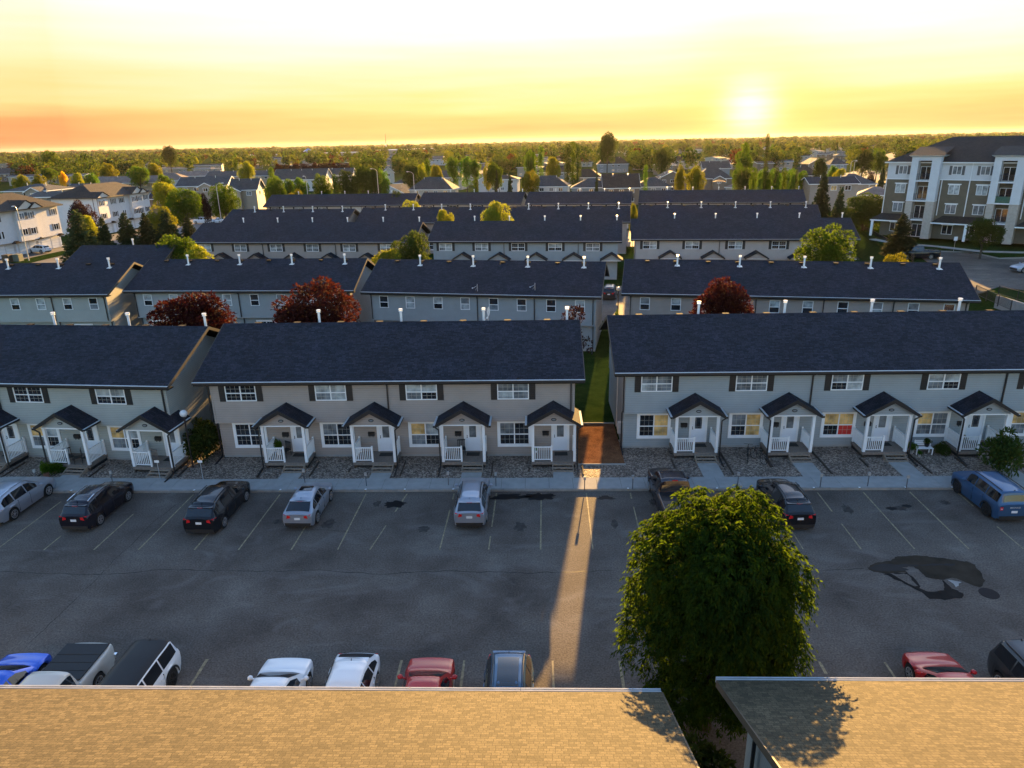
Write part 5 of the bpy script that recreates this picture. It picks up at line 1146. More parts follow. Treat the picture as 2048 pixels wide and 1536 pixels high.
    for i in range(pipes):
        xx = L*(.3+.4*i/max(1, pipes-1) if pipes > 1 else .5); yy = D*.42; zz = z+(zr-z)*(yy/(D/2)) if kind == 'gable' else (z+(zr-z)*min(1, yy/(D/2))*.98 if kind == 'hip' else z+(zr-z)*(1-abs(xx-L/2)/(L/2)))
        p = MB(); p.tube((xx, yy, zz-.2), (xx, yy, zz+.55), .09, METAL, n=7); p.tube((xx, yy, zz+.55), (xx, yy, zz+.63), .15, METAL, n=7); obj('chimney', p.mesh('chimney'), rf)
    if front_gable is not None:
        gx = L*front_gable; g = MB(); g.box(gx-2.2, gx+2.2, -1.4, o-.001, 0, z-.25, wm); g.prism([(gx-2.2, z-.25), (gx+2.2, z-.25), (gx, z+.85)], -1.4, o, wm, 'y'); g.build('front_wing', root)
        q = MB(); q.poly([(gx-2.7, -1.8, z-.35), (gx, -1.8, z+1.05), (gx, 3, z+1.05), (gx-2.7, 2, z-.35), (gx+2.7, -1.8, z-.35), (gx+2.7, 2, z-.35)], rm, [(0,1,2,3),(1,4,5,2)]); q.poly([(gx-2.7, -1.85, z-.35), (gx, -1.85, z+1.05), (gx, -1.85, z+.82), (gx-2.45, -1.85, z-.45), (gx+2.7, -1.85, z-.35), (gx+2.45, -1.85, z-.45)], WHITE, [(0,1,2,3),(1,4,5,2)]); q.build('front_gable_roof', root)
        f = obj('window', fr, root, (gx-.75, -1.41, z-1.75)); obj('pane', gl[rnd.randrange(4)], f)
    if garage: gd = MB(); gd.box(1, 4, o-.05, o, 0, 2.2, WHITE); gd.build('garage_door', root)
    return root
H_ = [
 ('cream house with a grey hipped roof right behind the last dark roofed row', 818, 904, 379, 354, dict(ang=-8)),
 ('large cream house with a wide hipped roof, behind the other hipped house', 834, 921, 355.5, 341, dict(ang=-10, wall='cream', depth=12)),
 ('house with a blue grey roof and one lit window beside the curved street lamp', 788, 846, 366, 352, dict(roof='dark', ang=-6, wall='beige')),
 ('low house with two white edged gables and a sunlit orange roof slope', 738, 815, 386, 368, dict(z=3.2, kind='front', ang=-28, wall='white', front_gable=.2, roof='dark')),
 ('grey house whose white edged gable end faces the camera', 906, 955, 348, 337.5, dict(kind='front', wall='blue', ang=-22, depth=12)),
 ('small house with a hipped roof between the grey gable and the lit windows', 945, 980, 344, 334, dict(wall='beige', roof='dark')),
 ('white house with three lit upper windows and a small front gable', 958, 1034, 358.5, 350, dict(wall='white', roof='brown', ang=-6, front_gable=.16)),
 ('cream gabled house peeping out left of the curved street lamp', 766, 788, 346, 334, dict(kind='front', wall='cream', ang=15)),
 ('tiny pale roofed house among trees far behind the cream houses', 860, 890, 319, 312, dict(wall='white', roof='tan')),
 ('white walled house with orange lit hip edge left of centre right alley', 1050, 1136, 373, 351, dict(wall='white', ang=-8)),
 ('two storey house with a wide brown hipped roof behind the white walled one', 1073, 1160, 344.5, 331, dict(wall='grey', roof='brown', ang=-6)),
 ('house under a pointed hipped roof with both hip edges lit', 1142, 1224, 375, 356, dict(wall='grey', ang=-6, depth=11)),
 ('brown house whose right hip edge glows behind the pointed roof', 1140, 1203, 355, 338, dict(wall='tan', roof='brown', ang=-10)),
 ('hazy house with a low hipped roof under the giant dark tree', 1198, 1256, 328, 313.5, dict(wall='grey', roof='brown')),
 ('large dark brown roof left of the house with two sparkling ridge vents', 1206, 1282, 376, 347, dict(wall='brown', roof='brown', kind='gable', depth=12)),
 ('house under a pointed roof with two sparkling ridge vents', 1270, 1345, 373.5, 354, dict(wall='grey', ang=-4)),
 ('dark gabled house with a lit bay window behind the sparkling vents', 1315, 1376, 357, 341, dict(wall='brown', roof='dark', kind='front', front_gable=.75)),
 ('dark house with a gold lit left roof edge and one lit window', 1392, 1468, 357, 335.5, dict(wall='brown', roof='dark', kind='hip', front_gable=.6)),
 ('house with a long dark ridge behind the gold edged one', 1405, 1463, 337, 322, dict(wall='grey', roof='dark', kind='gable')),
 ('pale lilac walled house in the haze right of centre', 1356, 1399, 322, 311, dict(wall='beige', roof='brown', kind='gable')),
 ('low house with an orange roof half hidden by the row of poplars', 1478, 1530, 376, 360, dict(z=3.2, wall='cream', roof='tan', ang=20)),
 ('big dark house with a white edged gable left of the street lamps', 1616, 1659, 328, 315.5, dict(wall='brown', roof='dark', kind='front', depth=13)),
 ('house with a blue grey roof beside the big dark gabled house', 1659, 1698, 329, 315, dict(wall='grey', roof='dark')),
 ('house with an orange lit roof edge behind the tall right spruce', 1596, 1645, 351, 329, dict(wall='brown', roof='brown', ang=14)),
 ('beige two storey house with white window frames behind the shorter spruce', 1620, 1720, 367.5, 353, dict(wall='beige', roof='navy', kind='gable', ang=-5, front_gable=None, dist=185)),
 ('long grey roofed house behind the beige two storey house', 1678, 1755, 368, 347, dict(wall='beige', roof='dark', ang=-5, depth=13, dist=205)),
 ('low house with a salmon roof beside the apartment corner', 1716, 1785, 390, 373, dict(z=3.2, wall='cream', roof='tan', ang=-25, dist=160)),
 ('long grey roof with front gables left of the brown grey house', 352, 452, 372, 353, dict(wall='tan', roof='dark', kind='gable', depth=14, ang=8, front_gable=.6, dist=230)),
 ('brown grey two storey house with a white garage door, left of the leafy trees', 456, 514, 380, 357, dict(wall='tan', roof='dark', kind='gable', ang=6, front_gable=.2, garage=True, dist=212)),
 ('long grey roof with white roof vents behind the brown grey house', 430, 560, 352, 341, dict(wall='tan', roof='dark', kind='gable', depth=16, ang=4, pipes=4)),
 ('grey roofed townhouse behind the leafy trees left of centre', 553, 642, 359, 337.5, dict(wall='white', roof='dark', kind='gable', depth=15, pipes=3)),
 ('grey roof with one white dormer left of the dark tree group', 648, 700, 350, 336, dict(wall='cream', roof='dark', kind='gable', front_gable=.8)),
 ('long tan roof at the left behind the grey roofs', 205, 300, 366, 352, dict(wall='tan', roof='tan', kind='gable', depth=14, ang=6)),
 ('tan roof with a hipped end right of the long tan roof', 290, 360, 361, 346, dict(wall='white', roof='tan', depth=14, ang=6)),
 ('tan roof with a white gable, furthest right of the tan roofs', 362, 424, 352, 342, dict(wall='white', roof='tan', kind='gable', depth=14, ang=5)),
 ('brick brown house with a blue grey roof and white windows behind the white block', 294, 338, 398, 381, dict(wall='brown', roof='navy', kind='gable', ang=6, dist=215)),
 ('blue grey roofed house with two tan gables at the left edge', 0, 95, 382, 368, dict(wall='tan', roof='dark', kind='hip', front_gable=.75, depth=14, dist=200)),
 ('long blue grey roof just behind the left white block', 50, 128, 394, 383, dict(wall='tan', roof='dark', kind='gable', dist=178)),
 ('blue grey roof rising behind the second white block', 126, 186, 381, 367, dict(wall='tan', roof='dark', kind='gable', front_gable=.7, dist=222)),
 ('teal roofed house with satellite dishes at the far left edge', -10, 25, 348, 336, dict(wall='brown', roof='dark', kind='gable')),
]
for lb, x0, x1, ye, yr, kw in H_: house(lb, x0, x1, ye, yr, **kw)
# far houses: small roofs among the trees
def SECTOR(p):
    for lim, t in ((110, 'at the left edge of the horizon'), (230, 'above the left white block'), (350, 'above the tan roofs at left'), (480, 'above the long grey roof at left'), (620, 'below the school roof'), (760, 'left of the radio mast'), (880, 'right of the radio mast'), (1020, 'above the white house with lit windows'), (1150, 'left of the giant dark tree'), (1290, 'around the giant dark tree'), (1420, 'below the right end of the glow'), (1560, 'under the brightest glow'), (1680, 'between the glow and the street'), (1800, 'beside the receding street')):
        if p < lim: return t
    return 'behind the apartment roof'
def far_houses():
    rnd = random.Random(5); spots = []
    for i in range(400):
        px = rnd.uniform(-20, 2060) if rnd.random() < .5 else rnd.uniform(1030, 1760); hz = 283-.0202*(px-1024); t = rnd.random()**1.3; ye = hz+21+t*34
        if px > 1770: continue
        if any(abs(px-a) < 24 and abs(ye-b) < 4 for a, b in spots): continue
        if any(x0-12 < px < x1+12 and yr-3 < ye for _, x0, x1, yy, yr, _k in H_): continue
        spots.append((px, ye))
        if len(spots) >= 130: break
    side = SECTOR
    for px, ye in spots:
        kind = rnd.choice(['hip', 'gable', 'front', 'hip']); w = rnd.uniform(22, 38)*(ye-260)/60
        wl, rf_, zz = rnd.choice(['tan', 'cream', 'grey', 'beige', 'brown']), rnd.choice(['dark', 'brown', 'tan', 'brown']), rnd.choice([3.4, 5.4])
        house('%s %s house, %s roof, far off %s' % ('low' if zz < 4 else 'tall', wl, {'dark': 'dark grey', 'brown': 'brown', 'tan': 'tan'}[rf_], side(px)), px-w/2, px+w/2, ye, ye-3, z=zz, kind=kind, wall=wl, roof=rf_, ang=rnd.uniform(-50, 40), group='small houses far off %s' % side(px), pipes=0)
    return spots
FS = far_houses()
def landmarks():
    # flat school with a blue pyramid roof
    a = Vector(P(500, 312, 5)); c = Vector(P(742, 306, 5)); root = empty('school_building', (a.x, a.y, 0), math.atan2(c.y-a.y, c.x-a.x)); tag(root, 'long flat pale building with a blue pyramid roof far off at left', 'building')
    L = (c-a).length; w = MB(); w.box(0, L*.22, 0, 30, 0, 6, HW_M['beige']); w.box(L*.3, L*.98, 5, 30, 0, 6.5, HW_M['beige']); w.build('wall', root); r = MB(); r.box(-.5, L*.22+.5, -.5, 30, 6, 6.8, WHITE); r.box(L*.3, L*.98, 4.5, 30, 6.5, 7.4, WHITE); r.build('flat_roof', root)
    x0 = L*.41; s = L*.13; p = MB(); p.poly([(x0, -s*.2, 6.6), (x0+s, -s*.2, 6.6), (x0+s, s*.8, 6.6), (x0, s*.8, 6.6), (x0+s/2, s*.3, 15.5)], mat('blue metal roof', (.16, .27, .50), .4), [(0,1,4),(1,2,4),(2,3,4),(3,0,4)]); p.build('pyramid_roof', root)
    a = Vector(P(798, 300, 8)); c = Vector(P(875, 297, 8)); root = empty('commercial_building', (a.x, a.y, 0), math.atan2(c.y-a.y, c.x-a.x)); tag(root, 'long flat commercial building near the horizon right of the radio mast', 'building')
    L = (c-a).length; w = MB(); w.box(0, L, 0, 50, 0, 8, HW_M['tan']); w.build('wall', root); r = MB(); r.box(-1, L+1, -1, 51, 8, 8.8, WHITE); r.build('flat_roof', root)
    q = P(773, 303.5, 0); root = empty('radio_mast', q); tag(root, 'tall red and white radio mast standing on the horizon', 'mast')
    H = PY(769, 267, q[1])[2]; n = 9; wid = 1.5; dxl = PY(769, 267, q[1])[0]-q[0]
    for i in range(n):
        m = MB(); mm = WHITE if i < 4 else mat('mast red', (.45, .06, .03)); z0, z1 = H*i/n, H*(i+1)/n
        m.tube((0, 0, z0), (0, 0, z1), wid*(1-.75*i/n), mm, wid*(1-.75*(i+1)/n), 6); m.build('mast_section', root)
landmarks()
# ------------------------------------------------------------------ trees of the suburb
ORD = 'first second third fourth fifth sixth seventh eighth ninth tenth eleventh twelfth thirteenth fourteenth fifteenth sixteenth seventeenth'.split()
def suburb_trees():
    def place(kind, px, ytop, y, wpx, label, v=0, g=None, **k): T(kind, px, ytop, y, wpx, label, v, group=g, **k)
    g = 'trees left of the centre houses'
    ex = [('round', 547, 352, 205, 38, 'round tree right of the brown grey house'), ('tall', 541, 332, 215, 26, 'taller tree top above the round tree by the brown grey house'), ('round', 573, 355, 212, 28, 'second tree of the leafy group right of the brown grey house'),
          ('round', 600, 352, 208, 34, 'third tree of the leafy group, left of the slender lamp'), ('light', 592, 378, 190, 30, 'low yellow green tree behind the last row roof at left'), ('round', 641, 345, 215, 36, 'spreading green tree beside the golden poplar'),
          ('poplar', 668, 350, 208, 14, 'narrow golden green poplar left of the dark tree group'), ('dark', 690, 335, 215, 40, 'first broad dark tree of the group left of the street lamp'), ('dark', 722, 330, 222, 42, 'second broad dark tree of the group left of the street lamp'), ('dark', 746, 333, 225, 30, 'third tree of the dark group, behind the thin lamp'), ('round', 764, 336, 232, 22, 'smallest tree of the dark group at its right'),
          ('dark', 823, 326, 260, 32, 'round dark tree behind the curved street lamp'), ('light', 843, 328, 268, 24, 'bright tree right of the round dark tree'), ('poplar', 854, 318, 262, 14, 'pointed bright tree behind the wide hipped roof'), ('light', 872, 328, 255, 24, 'yellow green tree above the wide hipped roof'),
          ('tall', 905, 312, 300, 26, 'tall dark tree left of the grey gable house'), ('tall', 932, 312, 305, 26, 'dark tree behind the grey gable house'), ('tall', 950, 318, 310, 24, 'dark tree right behind the grey gable house'), ('round', 990, 322, 260, 30, 'round tree behind the white house with lit windows'), ('light', 975, 326, 262, 20, 'light tree behind the small hipped house'),
          ('spruce', 993, 337, 225, 12, 'small dark spruce beside the white house with lit windows'), ('spruce', 1019, 337, 228, 12, 'small dark spruce behind the right of the white house'), ('poplar', 952, 357, 187, 11, 'slim light green conical tree before the white house'), ('dark', 792, 377, 182, 24, 'dark bushy tree before the low gabled house'),
          ('round', 1061, 298, 300, 24, 'round tree left behind the white walled house'), ('poplar', 1082, 293, 280, 14, 'slim dark poplar left of the brown hipped house'), ('light', 1106, 312, 270, 28, 'light round tree between two brown roofs'), ('poplar', 1135, 290, 300, 14, 'left one of three close poplars'), ('poplar', 1146, 285, 302, 14, 'middle one of three close poplars'), ('poplar', 1156, 290, 298, 14, 'right one of three close poplars'),
          ('light', 1062, 342, 240, 36, 'olive tree behind the white walled house'), ('dark', 1216, 264, 420, 38, 'giant dark tree rising above the horizon'), ('spruce', 1194, 336, 215, 10, 'bare looking dark tree before the glowing hip edge'), ('poplar', 1292, 331, 225, 10, 'slim green tree left of the sparkling vents'), ('dark', 1325, 296, 330, 34, 'hazy green tree right of the giant dark tree'),
          ('light', 1395, 333, 235, 40, 'glowing olive tree between the dark gabled houses'), ('light', 1362, 331, 238, 24, 'smaller glowing olive tree behind the bay window house'), ('tall', 1492, 283, 290, 30, 'tall dense green tree left of the poplar hedge'), ('dark', 1490, 338, 220, 34, 'round dark crowned tree behind the poplar hedge'), ('tall', 1480, 322, 240, 20, 'tree beside the round dark crowned one'),
          ('poplar', 1537, 269, 420, 9, 'narrow leaning tree standing above the horizon at right'), ('dark', 1643, 315, 280, 26, 'green tree behind the big dark gabled house'), ('dark', 1730, 298, 310, 38, 'round green tree beside the receding street'), ('round', 1760, 295, 330, 32, 'reddish green tree at the far side of the street'), ('dark', 1788, 318, 250, 30, 'dark tree right of the receding street'), ('light', 1682, 336, 222, 28, 'yellow green tree under the street lamps'), ('round', 1668, 328, 235, 20, 'dark brownish tree left of the street lamps'), ('purple', 1744, 342, 215, 14, 'maroon tree at the end of the long grey roof'), ('spruce', 1770, 320, 270, 14, 'spruce right of the street next to the apartment roof'),
          ('poplar', 55, 307, 560, 10, 'dark slim tree standing out at the far left'), ('round', 95, 299, 540, 30, 'large tree standing out of the wood at the far left'), ('gold', 123, 343, 330, 14, 'small golden yellow tree at the far left'), ('light', 40, 349, 255, 34, 'yellow green tree left of the far left golden tree'), ('light', 76, 348, 262, 30, 'pale green tree beside the left roofs'), ('dark', 105, 361, 235, 34, 'dark green tree between the left blue grey roofs'), ('light', 152, 345, 290, 26, 'first of the lit trees behind the tan roofs'), ('round', 180, 344, 285, 26, 'second of the lit trees behind the tan roofs'), ('dark', 335, 291, 620, 28, 'dark broad tree standing on the horizon line at left'), ('light', 213, 327, 360, 34, 'bright yellow green tree left of the blue roof top'), ('light', 305, 325, 350, 30, 'yellow green tree in front of the pale flat roof at left'), ('round', 273, 330, 330, 40, 'broad dark green tree before the pale flat roof'), ('poplar', 470, 318, 400, 10, 'slim tree before the school'), ('light', 490, 322, 330, 32, 'bright yellow tree at the end of the long grey roof')]
    for k, px, yt, y, w, lb in ex: place(k, px, yt, y, w, lb, (px*7) % 3)
    rnd = random.Random(9)
    for i in range(17):    # hedge of poplars above the last right roof
        px = 1508+i*6.6+rnd.uniform(-2, 2); place('poplar', px, 338+rnd.uniform(-6, 8)+(i*.6), 190+rnd.uniform(-4, 8), rnd.uniform(11, 15), ORD[i]+' slim tree from the left in the dense poplar hedge above the last right roof', i % 3, 'poplars in the dense hedge')
    for i in range(12): px = 555+i*12.3; place('purple' if i % 3 else 'red', px, 327-i*.3+rnd.uniform(-1.5, 1.5), 380+i*3, 20, ORD[i]+' maroon tree from the left in the tree line below the blue pyramid roof', i % 3, 'maroon tree line')
    # the nearest couple of hundred of the wooded suburb, each its own tree
    n = 0; side = SECTOR
    kinds = ['round', 'round', 'light', 'dark', 'tall', 'light', 'poplar', 'spruce', 'round']; words = dict(round='round green', light='yellow green', dark='dark green', tall='tall green', poplar='slim upright', spruce='pointed')
    while n < 175:
        px = rnd.uniform(-30, 1790); hz = 283-.0202*(px-1024); yg = hz+rnd.uniform(24, 72); x, y, _ = P(px, yg, 0)
        if y < 240: continue
        if any(x0-4 < px < x1+4 and yr-6 < yg < ye+16 for _, x0, x1, ye, yr, _k in H_): continue
        if 1700 < px and yg > 318: continue
        k = rnd.choice(kinds); h = rnd.uniform(7.5, 12.5)*(1.12 if k in ('tall', 'poplar') else 1); w = {'poplar': 2.4, 'spruce': 4.2, 'tall': 5}.get(k, h*rnd.uniform(.7, .95))
        d = 'on its near side' if yg > hz+46 else 'on its far side'
        tree(k, x, y, h, w, '%s suburb tree %s, %s' % (words[k], side(px), d), group='%s suburb trees %s, %s' % (words[k], side(px), d), var=n % 3); n += 1
suburb_trees()
def far_wood():
    rng = np.random.default_rng(4); V = []
    N = 10500; u = rng.random(N); px = rng.uniform(-120, 2200, N); hz = 283-.0202*(px-1024)
    yg = hz+2.6+68*u**1.6
    d = (RM @ np.stack([px-1024, 768-yg, np.full(N, -F_PX)])).T; k = -CAM_H/d[:, 2]; x = d[:, 0]*k; y = d[:, 1]*k
    ok = (y > 262) & (y < 9500) & ~((px > 1790) & (y < 420))
    for _, x0, x1, ye, yr, _k in H_: ok &= ~((px > x0-3) & (px < x1+3) & (yg > yr-2) & (yg < ye+20))
    ok &= ~((px > 1735) & (px < 1800) & (yg > hz+44))
    for a, b in FS: ok &= ~((abs(px-a) < 11) & (yg > b-1) & (yg < b+8))
    x, y = x[ok], y[ok]; n = len(x)
    h = rng.uniform(6.0, 13, n)*np.where(rng.random(n) < .06, 1.25, 1); w = h*rng.uniform(.38, .56, n)*(1+np.clip((y-900)/2500, 0, 2.2))
    thin = rng.random(n) < .12; w[thin] *= .38
    mi = []
    for i in range(n):
        m = 24 if y[i] > 1500 else (80 if y[i] > 650 else 260); sz = .9 if y[i] > 1500 else (.42 if y[i] > 650 else .22)
        nc = 6; cc = sphere_dirs(nc, rng, .2)*.5; o = sphere_dirs(m, rng, .2)*.55*rng.uniform(.7, 1.1, (m, 1))+cc[rng.integers(nc, size=m)]
        c = o*np.array([w[i], w[i], h[i]*.5])+np.array([x[i], y[i], h[i]*.54]); L = np.full(m, w[i]*sz)*rng.uniform(.7, 1.3, m)
        dd = unit(o+rng.normal(size=(m, 3))*.7); V.append(leaf_quads(c-dd*L[:, None]*.5, dd, L, L*.75, rng)); mi.append(np.full(m, rng.choice(4, p=[.45, .22, .29, .04])))
    me = quads_mesh('far_wood', np.concatenate(V), leafmat('far leaves', (.020, .056, .010), (.055, .112, .018), .3, .02))
    for c1, c2 in (((.055, .10, .012), (.12, .17, .022)), ((.014, .038, .011), (.032, .068, .016)), ((.04, .016, .012), (.09, .034, .018))): me.materials.append(leafmat('far leaves 2', c1, c2, .3, .02))
    me.polygons.foreach_set('material_index', np.concatenate(mi).astype(np.int32)); o = obj('far_wood', me); tag(o, 'endless wooded suburb fading to the horizon', 'wood', kind='stuff')
far_wood()

# ------------------------------------------------------------------ small things
def globe_lamp(x, y, h, label):
    r = empty('globe_lamp', (x, y, 0)); tag(r, label, 'lamp', 'globe lamps'); b = MB(); b.tube((0, 0, 0), (0, 0, h-.25), .055, BLACK, n=8); b.tube((0, 0, h-.3), (0, 0, h-.2), .1, BLACK, n=10); b.build('pole', r)
    g = MB(); g.ball((0, 0, h), .24, mat('opal globe', (.62, .63, .65), .3), 14, 10); g.build('globe', r, smooth=True)
q = P(367, 827, 3.9); globe_lamp(q[0], q[1], 3.9, 'white globe lamp on a black post in the gap between the left townhouse rows')
q = P(1237, 578, 4.0); globe_lamp(q[0], q[1], 4.0, 'globe lamp glinting in the alley between the second row ends')
q = P(405, 945); tree('bush', -22.35, 43.4, 2.7, 2.7, 'large dark bush filling the gap beside the taupe row, under the globe lamp', 'shrub', var=0)
tree('bush', -23.1, 44.8, 2.4, 2.0, 'smaller dark bush behind the large one beside the taupe row', 'shrub', var=2)
e = tree('bush', -31.6, 41.35, .8, 1.7, 'low dark red shrub in the gravel beside the wooden steps at left', 'shrub', var=1); e.children[1].data = e.children[1].data.copy(); e.children[1].data.materials[0] = L_RED
tree('bush', 28.55, 40.6, 3.0, 2.3, 'upright dark shrub cut by the right edge, behind the blue vehicle', 'shrub', var=0)
tree('bush', 26.55, 43.4, .9, 1.0, 'small dark round shrub beside the white bench', 'shrub', var=0)
def street_lamp(px, py, top, label, arm=1.4, side=1, z=0.0, globe=False, base=None):
    b0 = base or P(px, py, z); H = PY(px, top, b0[1])[2]-z; r = empty('street_lamp', (b0[0], b0[1], z)); tag(r, label, 'street lamp', 'tall street lamps'); b = MB()
    b.tube((0, 0, 0), (0, 0, H-.8), .11, POLE, .07, n=8); prev = Vector((0, 0, H-.8))
    for k in range(1, 6): a = k/5*1.45; n_ = Vector((side*arm*math.sin(a)*.75, 0, H-.8+.8*math.sin(a))) if False else Vector((side*arm*(1-math.cos(a)), 0, H-.8+.8*math.sin(a))); b.tube(prev, n_, .05, POLE, n=6); prev = n_
    b.build('pole', r); h = MB(); h.ball((prev.x+side*.3, 0, prev.z-.02), .32, mat('lamp head', (.6, .6, .58), .4), 8, 5, .35); h.build('lamp_head', r)
street_lamp(58, 521, 412, 'tall thin lamp pole standing before the left white block', arm=.3, side=-1)
street_lamp(441, 428, 366, 'pale lamp pole before the round street tree and brown grey house', side=1, base=PY(441, 430, 168)[:2]+(0,))
street_lamp(828, 372, 343, 'curved street lamp beside the blue grey hipped roof', side=-1, base=PY(828, 372, 196)[:2]+(0,))
street_lamp(756, 368, 337, 'slender street lamp in front of the dark tree group', side=-1, base=PY(756, 372, 205)[:2]+(0,))
street_lamp(615, 385, 352, 'slender pole in front of the third leafy tree left of centre', side=-1, arm=.3, base=PY(615, 385, 196)[:2]+(0,))
street_lamp(1700, 345, 321, 'curved street lamp near the receding street at right', side=1, base=PY(1700, 345, 255)[:2]+(0,))
street_lamp(1706, 345, 322, 'straight street lamp pole right next to the curved one near the receding street', side=1, arm=.3, base=PY(1707, 345, 258)[:2]+(0,))
def sign(x, y, h, w, hh, label, z=0.0):
    r = empty('sign_post', (x, y, z)); tag(r, label, 'sign'); b = MB(); b.tube((0, 0, 0), (0, 0, h), .022, METAL, n=6); b.build('post', r); c = MB(); c.box(-w/2, w/2, -.035, -.025, h-hh, h, WHITE); c.build('sign_panel', r)
q = P(322, 965); sign(q[0], q[1], 1.55, .30, .16, 'small white sign on a thin post before the last left porch')
q = P(407, 962); sign(q[0], q[1], 1.45, .30, .16, 'small white sign on a thin post before the large dark bush')
q = P(1907, 502, 2.6); sign(q[0], q[1], 2.2, .55, .6, 'white parking sign on the grass beside the apartment lot', 2.6)
def outlets():
    b = MB(); b.tube((0, 0, 0), (0, 0, .82), .028, mat('grey steel post', (.12, .12, .13), .5, .4), n=6); b.build; pm = b.mesh('post'); c = MB(); c.box(-.07, .07, -.05, .05, .72, .92, mat('outlet box', (.35, .33, .31))); cm_ = c.mesh('outlet_box')
    where = ['behind the silver blue crossover at the left edge', 'left of the black plum crossover', 'beside the small silver crossover', 'in front of the second taupe porch', 'left of the silver crossover in the middle', 'right of the silver crossover in the middle', 'at the top end of the strip of sunlight', 'beside the half hidden black pickup', 'left of the ribbed black sport utility', 'right of the ribbed black sport utility', 'before the third grey blue porch', 'left of the slate blue boxy vehicle']
    for (px, py), w in zip(((74, 965), (226, 968), (610, 965), (733, 972), (897, 970), (992, 972), (1169, 981), (1265, 978), (1475, 972), (1640, 975), (1735, 972), (1812, 978)), where):
        q = P(px, py, .13); r = empty('outlet_post', (q[0], q[1], .12)); tag(r, 'thin outlet post on the pavement '+w, 'post', 'outlet posts along the pavement'); obj('post', pm, r); obj('outlet_box', cm_, r)
outlets()
def bicycle(x, y, rz, label):
    r = empty('bicycle', (x, y, .1), rz); tag(r, label, 'bicycle'); M_ = mat('dark bicycle paint', (.02, .02, .022), .4)
    for cx in (-.52, .52):
        b = MB()
        for k in range(18): a0, a1 = 2*math.pi*k/18, 2*math.pi*(k+1)/18; b.tube((cx+.33*math.cos(a0), 0, .34+.33*math.sin(a0)), (cx+.33*math.cos(a1), 0, .34+.33*math.sin(a1)), .022, RUBBER, n=5, cap=False)
        for k in range(8): a = 2*math.pi*k/8; b.tube((cx, 0, .34), (cx+.32*math.cos(a), 0, .34+.32*math.sin(a)), .004, METAL, n=3)
        b.build('wheel', r)
    f = MB()
    for a, c in (((-.52, .34), (-.12, .34)), ((-.12, .34), (-.25, .82)), ((-.52, .34), (-.23, .75)), ((-.12, .34), (.36, .76)), ((-.23, .75), (.34, .82)), ((.52, .34), (.36, .92))): f.tube((a[0], 0, a[1]), (c[0], 0, c[1]), .02, M_, n=6)
    f.build('frame', r); sd_ = MB(); sd_.ball((-.26, 0, .86), .11, RUBBER, 8, 5, .35); sd_.build('saddle', r); h = MB(); h.tube((.34, -.28, .95), (.34, .28, .95), .014, M_, n=6); h.build('handlebar', r)
q = P(1508, 925); bicycle(13.75, 42.6, R_(75), 'dark bicycle leaning by the second grey blue porch, left one')
bicycle(14.35, 42.3, R_(110), 'dark bicycle nearer the second grey blue porch, right one')
def bench(x, y, rz):
    r = empty('garden_bench', (x, y, .1), rz); tag(r, 'white slatted garden bench with plants against the grey blue wall', 'bench')
    b = MB(); [b.box(-.55, .55, -.2+i*.1, -.12+i*.1, .42, .45, WHITE) for i in range(4)]; b.build('seat', r)
    b = MB(); [b.box(-.55, .55, .2, .23, .55+i*.12, .62+i*.12, WHITE) for i in range(3)]; b.build('backrest', r)
    for sx in (-.5, .5):
        for yy, hh in ((-.18, .42), (.2, .9)): b = MB(); b.box(sx-.025, sx+.025, yy-.02, yy+.03, 0, hh, WHITE); b.build('leg', r)
bench(25.35, 43.35, R_(0))
def plant(x, y, z, h, w, label, pot=WHITE, var=0, leaf=None):
    r = empty('potted_plant', (x, y, z)); tag(r, label, 'potted plant'); b = MB(); b.tube((0, 0, 0), (0, 0, h*.35), w*.22, pot, w*.32, n=12); b.build('pot', r)
    _, cr = proto('bush', var); obj('foliage', cr, r, (0, 0, h*.3), 0, (w/2.0, w/2.0, h*.7/1.75))
plant(25.6, 43.5, .55, .6, .5, 'dark leafy pot plant standing on the white bench', BLACK); plant(24.6, 43.4, .1, .85, .6, 'leafy plant in a grey pot left of the white bench', METAL, 1)
plant(24.9, 42.9, .1, .45, .3, 'small pale glass jar plant in front of the white bench', METAL, 1)
plant(-17.15, 42.9, .5, 1.15, .55, 'spiky plant in a white pot on the first taupe porch', WHITE, 1); plant(-31.3, 40.2, .1, 1.3, .55, 'hanging style flower basket on a stand before the left porch', mat('terracotta', (.2, .08, .05)), 1)
plant(.0, 43.0, .5, .4, .25, 'little plant by the mailbox on the fourth taupe porch', WHITE, 1); plant(28.0, 43.6, .5, .8, .45, 'dark pot plant beside the door of the fourth grey blue porch', BLACK, 0)
def chair(x, y, z, rz, label, m):
    r = empty('patio_chair', (x, y, z), rz); tag(r, label, 'chair', 'porch chairs'); b = MB(); b.box(-.25, .25, -.25, .25, .40, .44, m); b.build('seat', r); b = MB()
    for i in range(5): b.box(-.24+i*.11, -.20+i*.11, .23, .26, .44, .92, m)
    b.box(-.26, .26, .225, .265, .90, .96, m); b.build('backrest', r)
    for sx in (-.22, .22):
        for sy in (-.22, .22): b = MB(); b.tube((sx, sy, 0), (sx, sy, .41), .018, m, n=5); b.build('leg', r)
chair(-30.1, 41.75, .5, R_(-60), 'dark metal chair on the second porch from the left', BLACK); chair(-30.75, 41.85, .5, R_(50), 'dark metal chair next to the other one on the second porch from the left', BLACK)
chair(-25.0, 41.5, .5, R_(-20), 'round woven brown chair on the last porch of the left row', WOOD); chair(-16.6, 42.7, .5, R_(-30), 'dark chair beside the spiky plant on the first taupe porch', BLACK)
chair(-4.9, 42.8, .5, R_(10), 'dark chair behind the railing of the third taupe porch', BLACK)
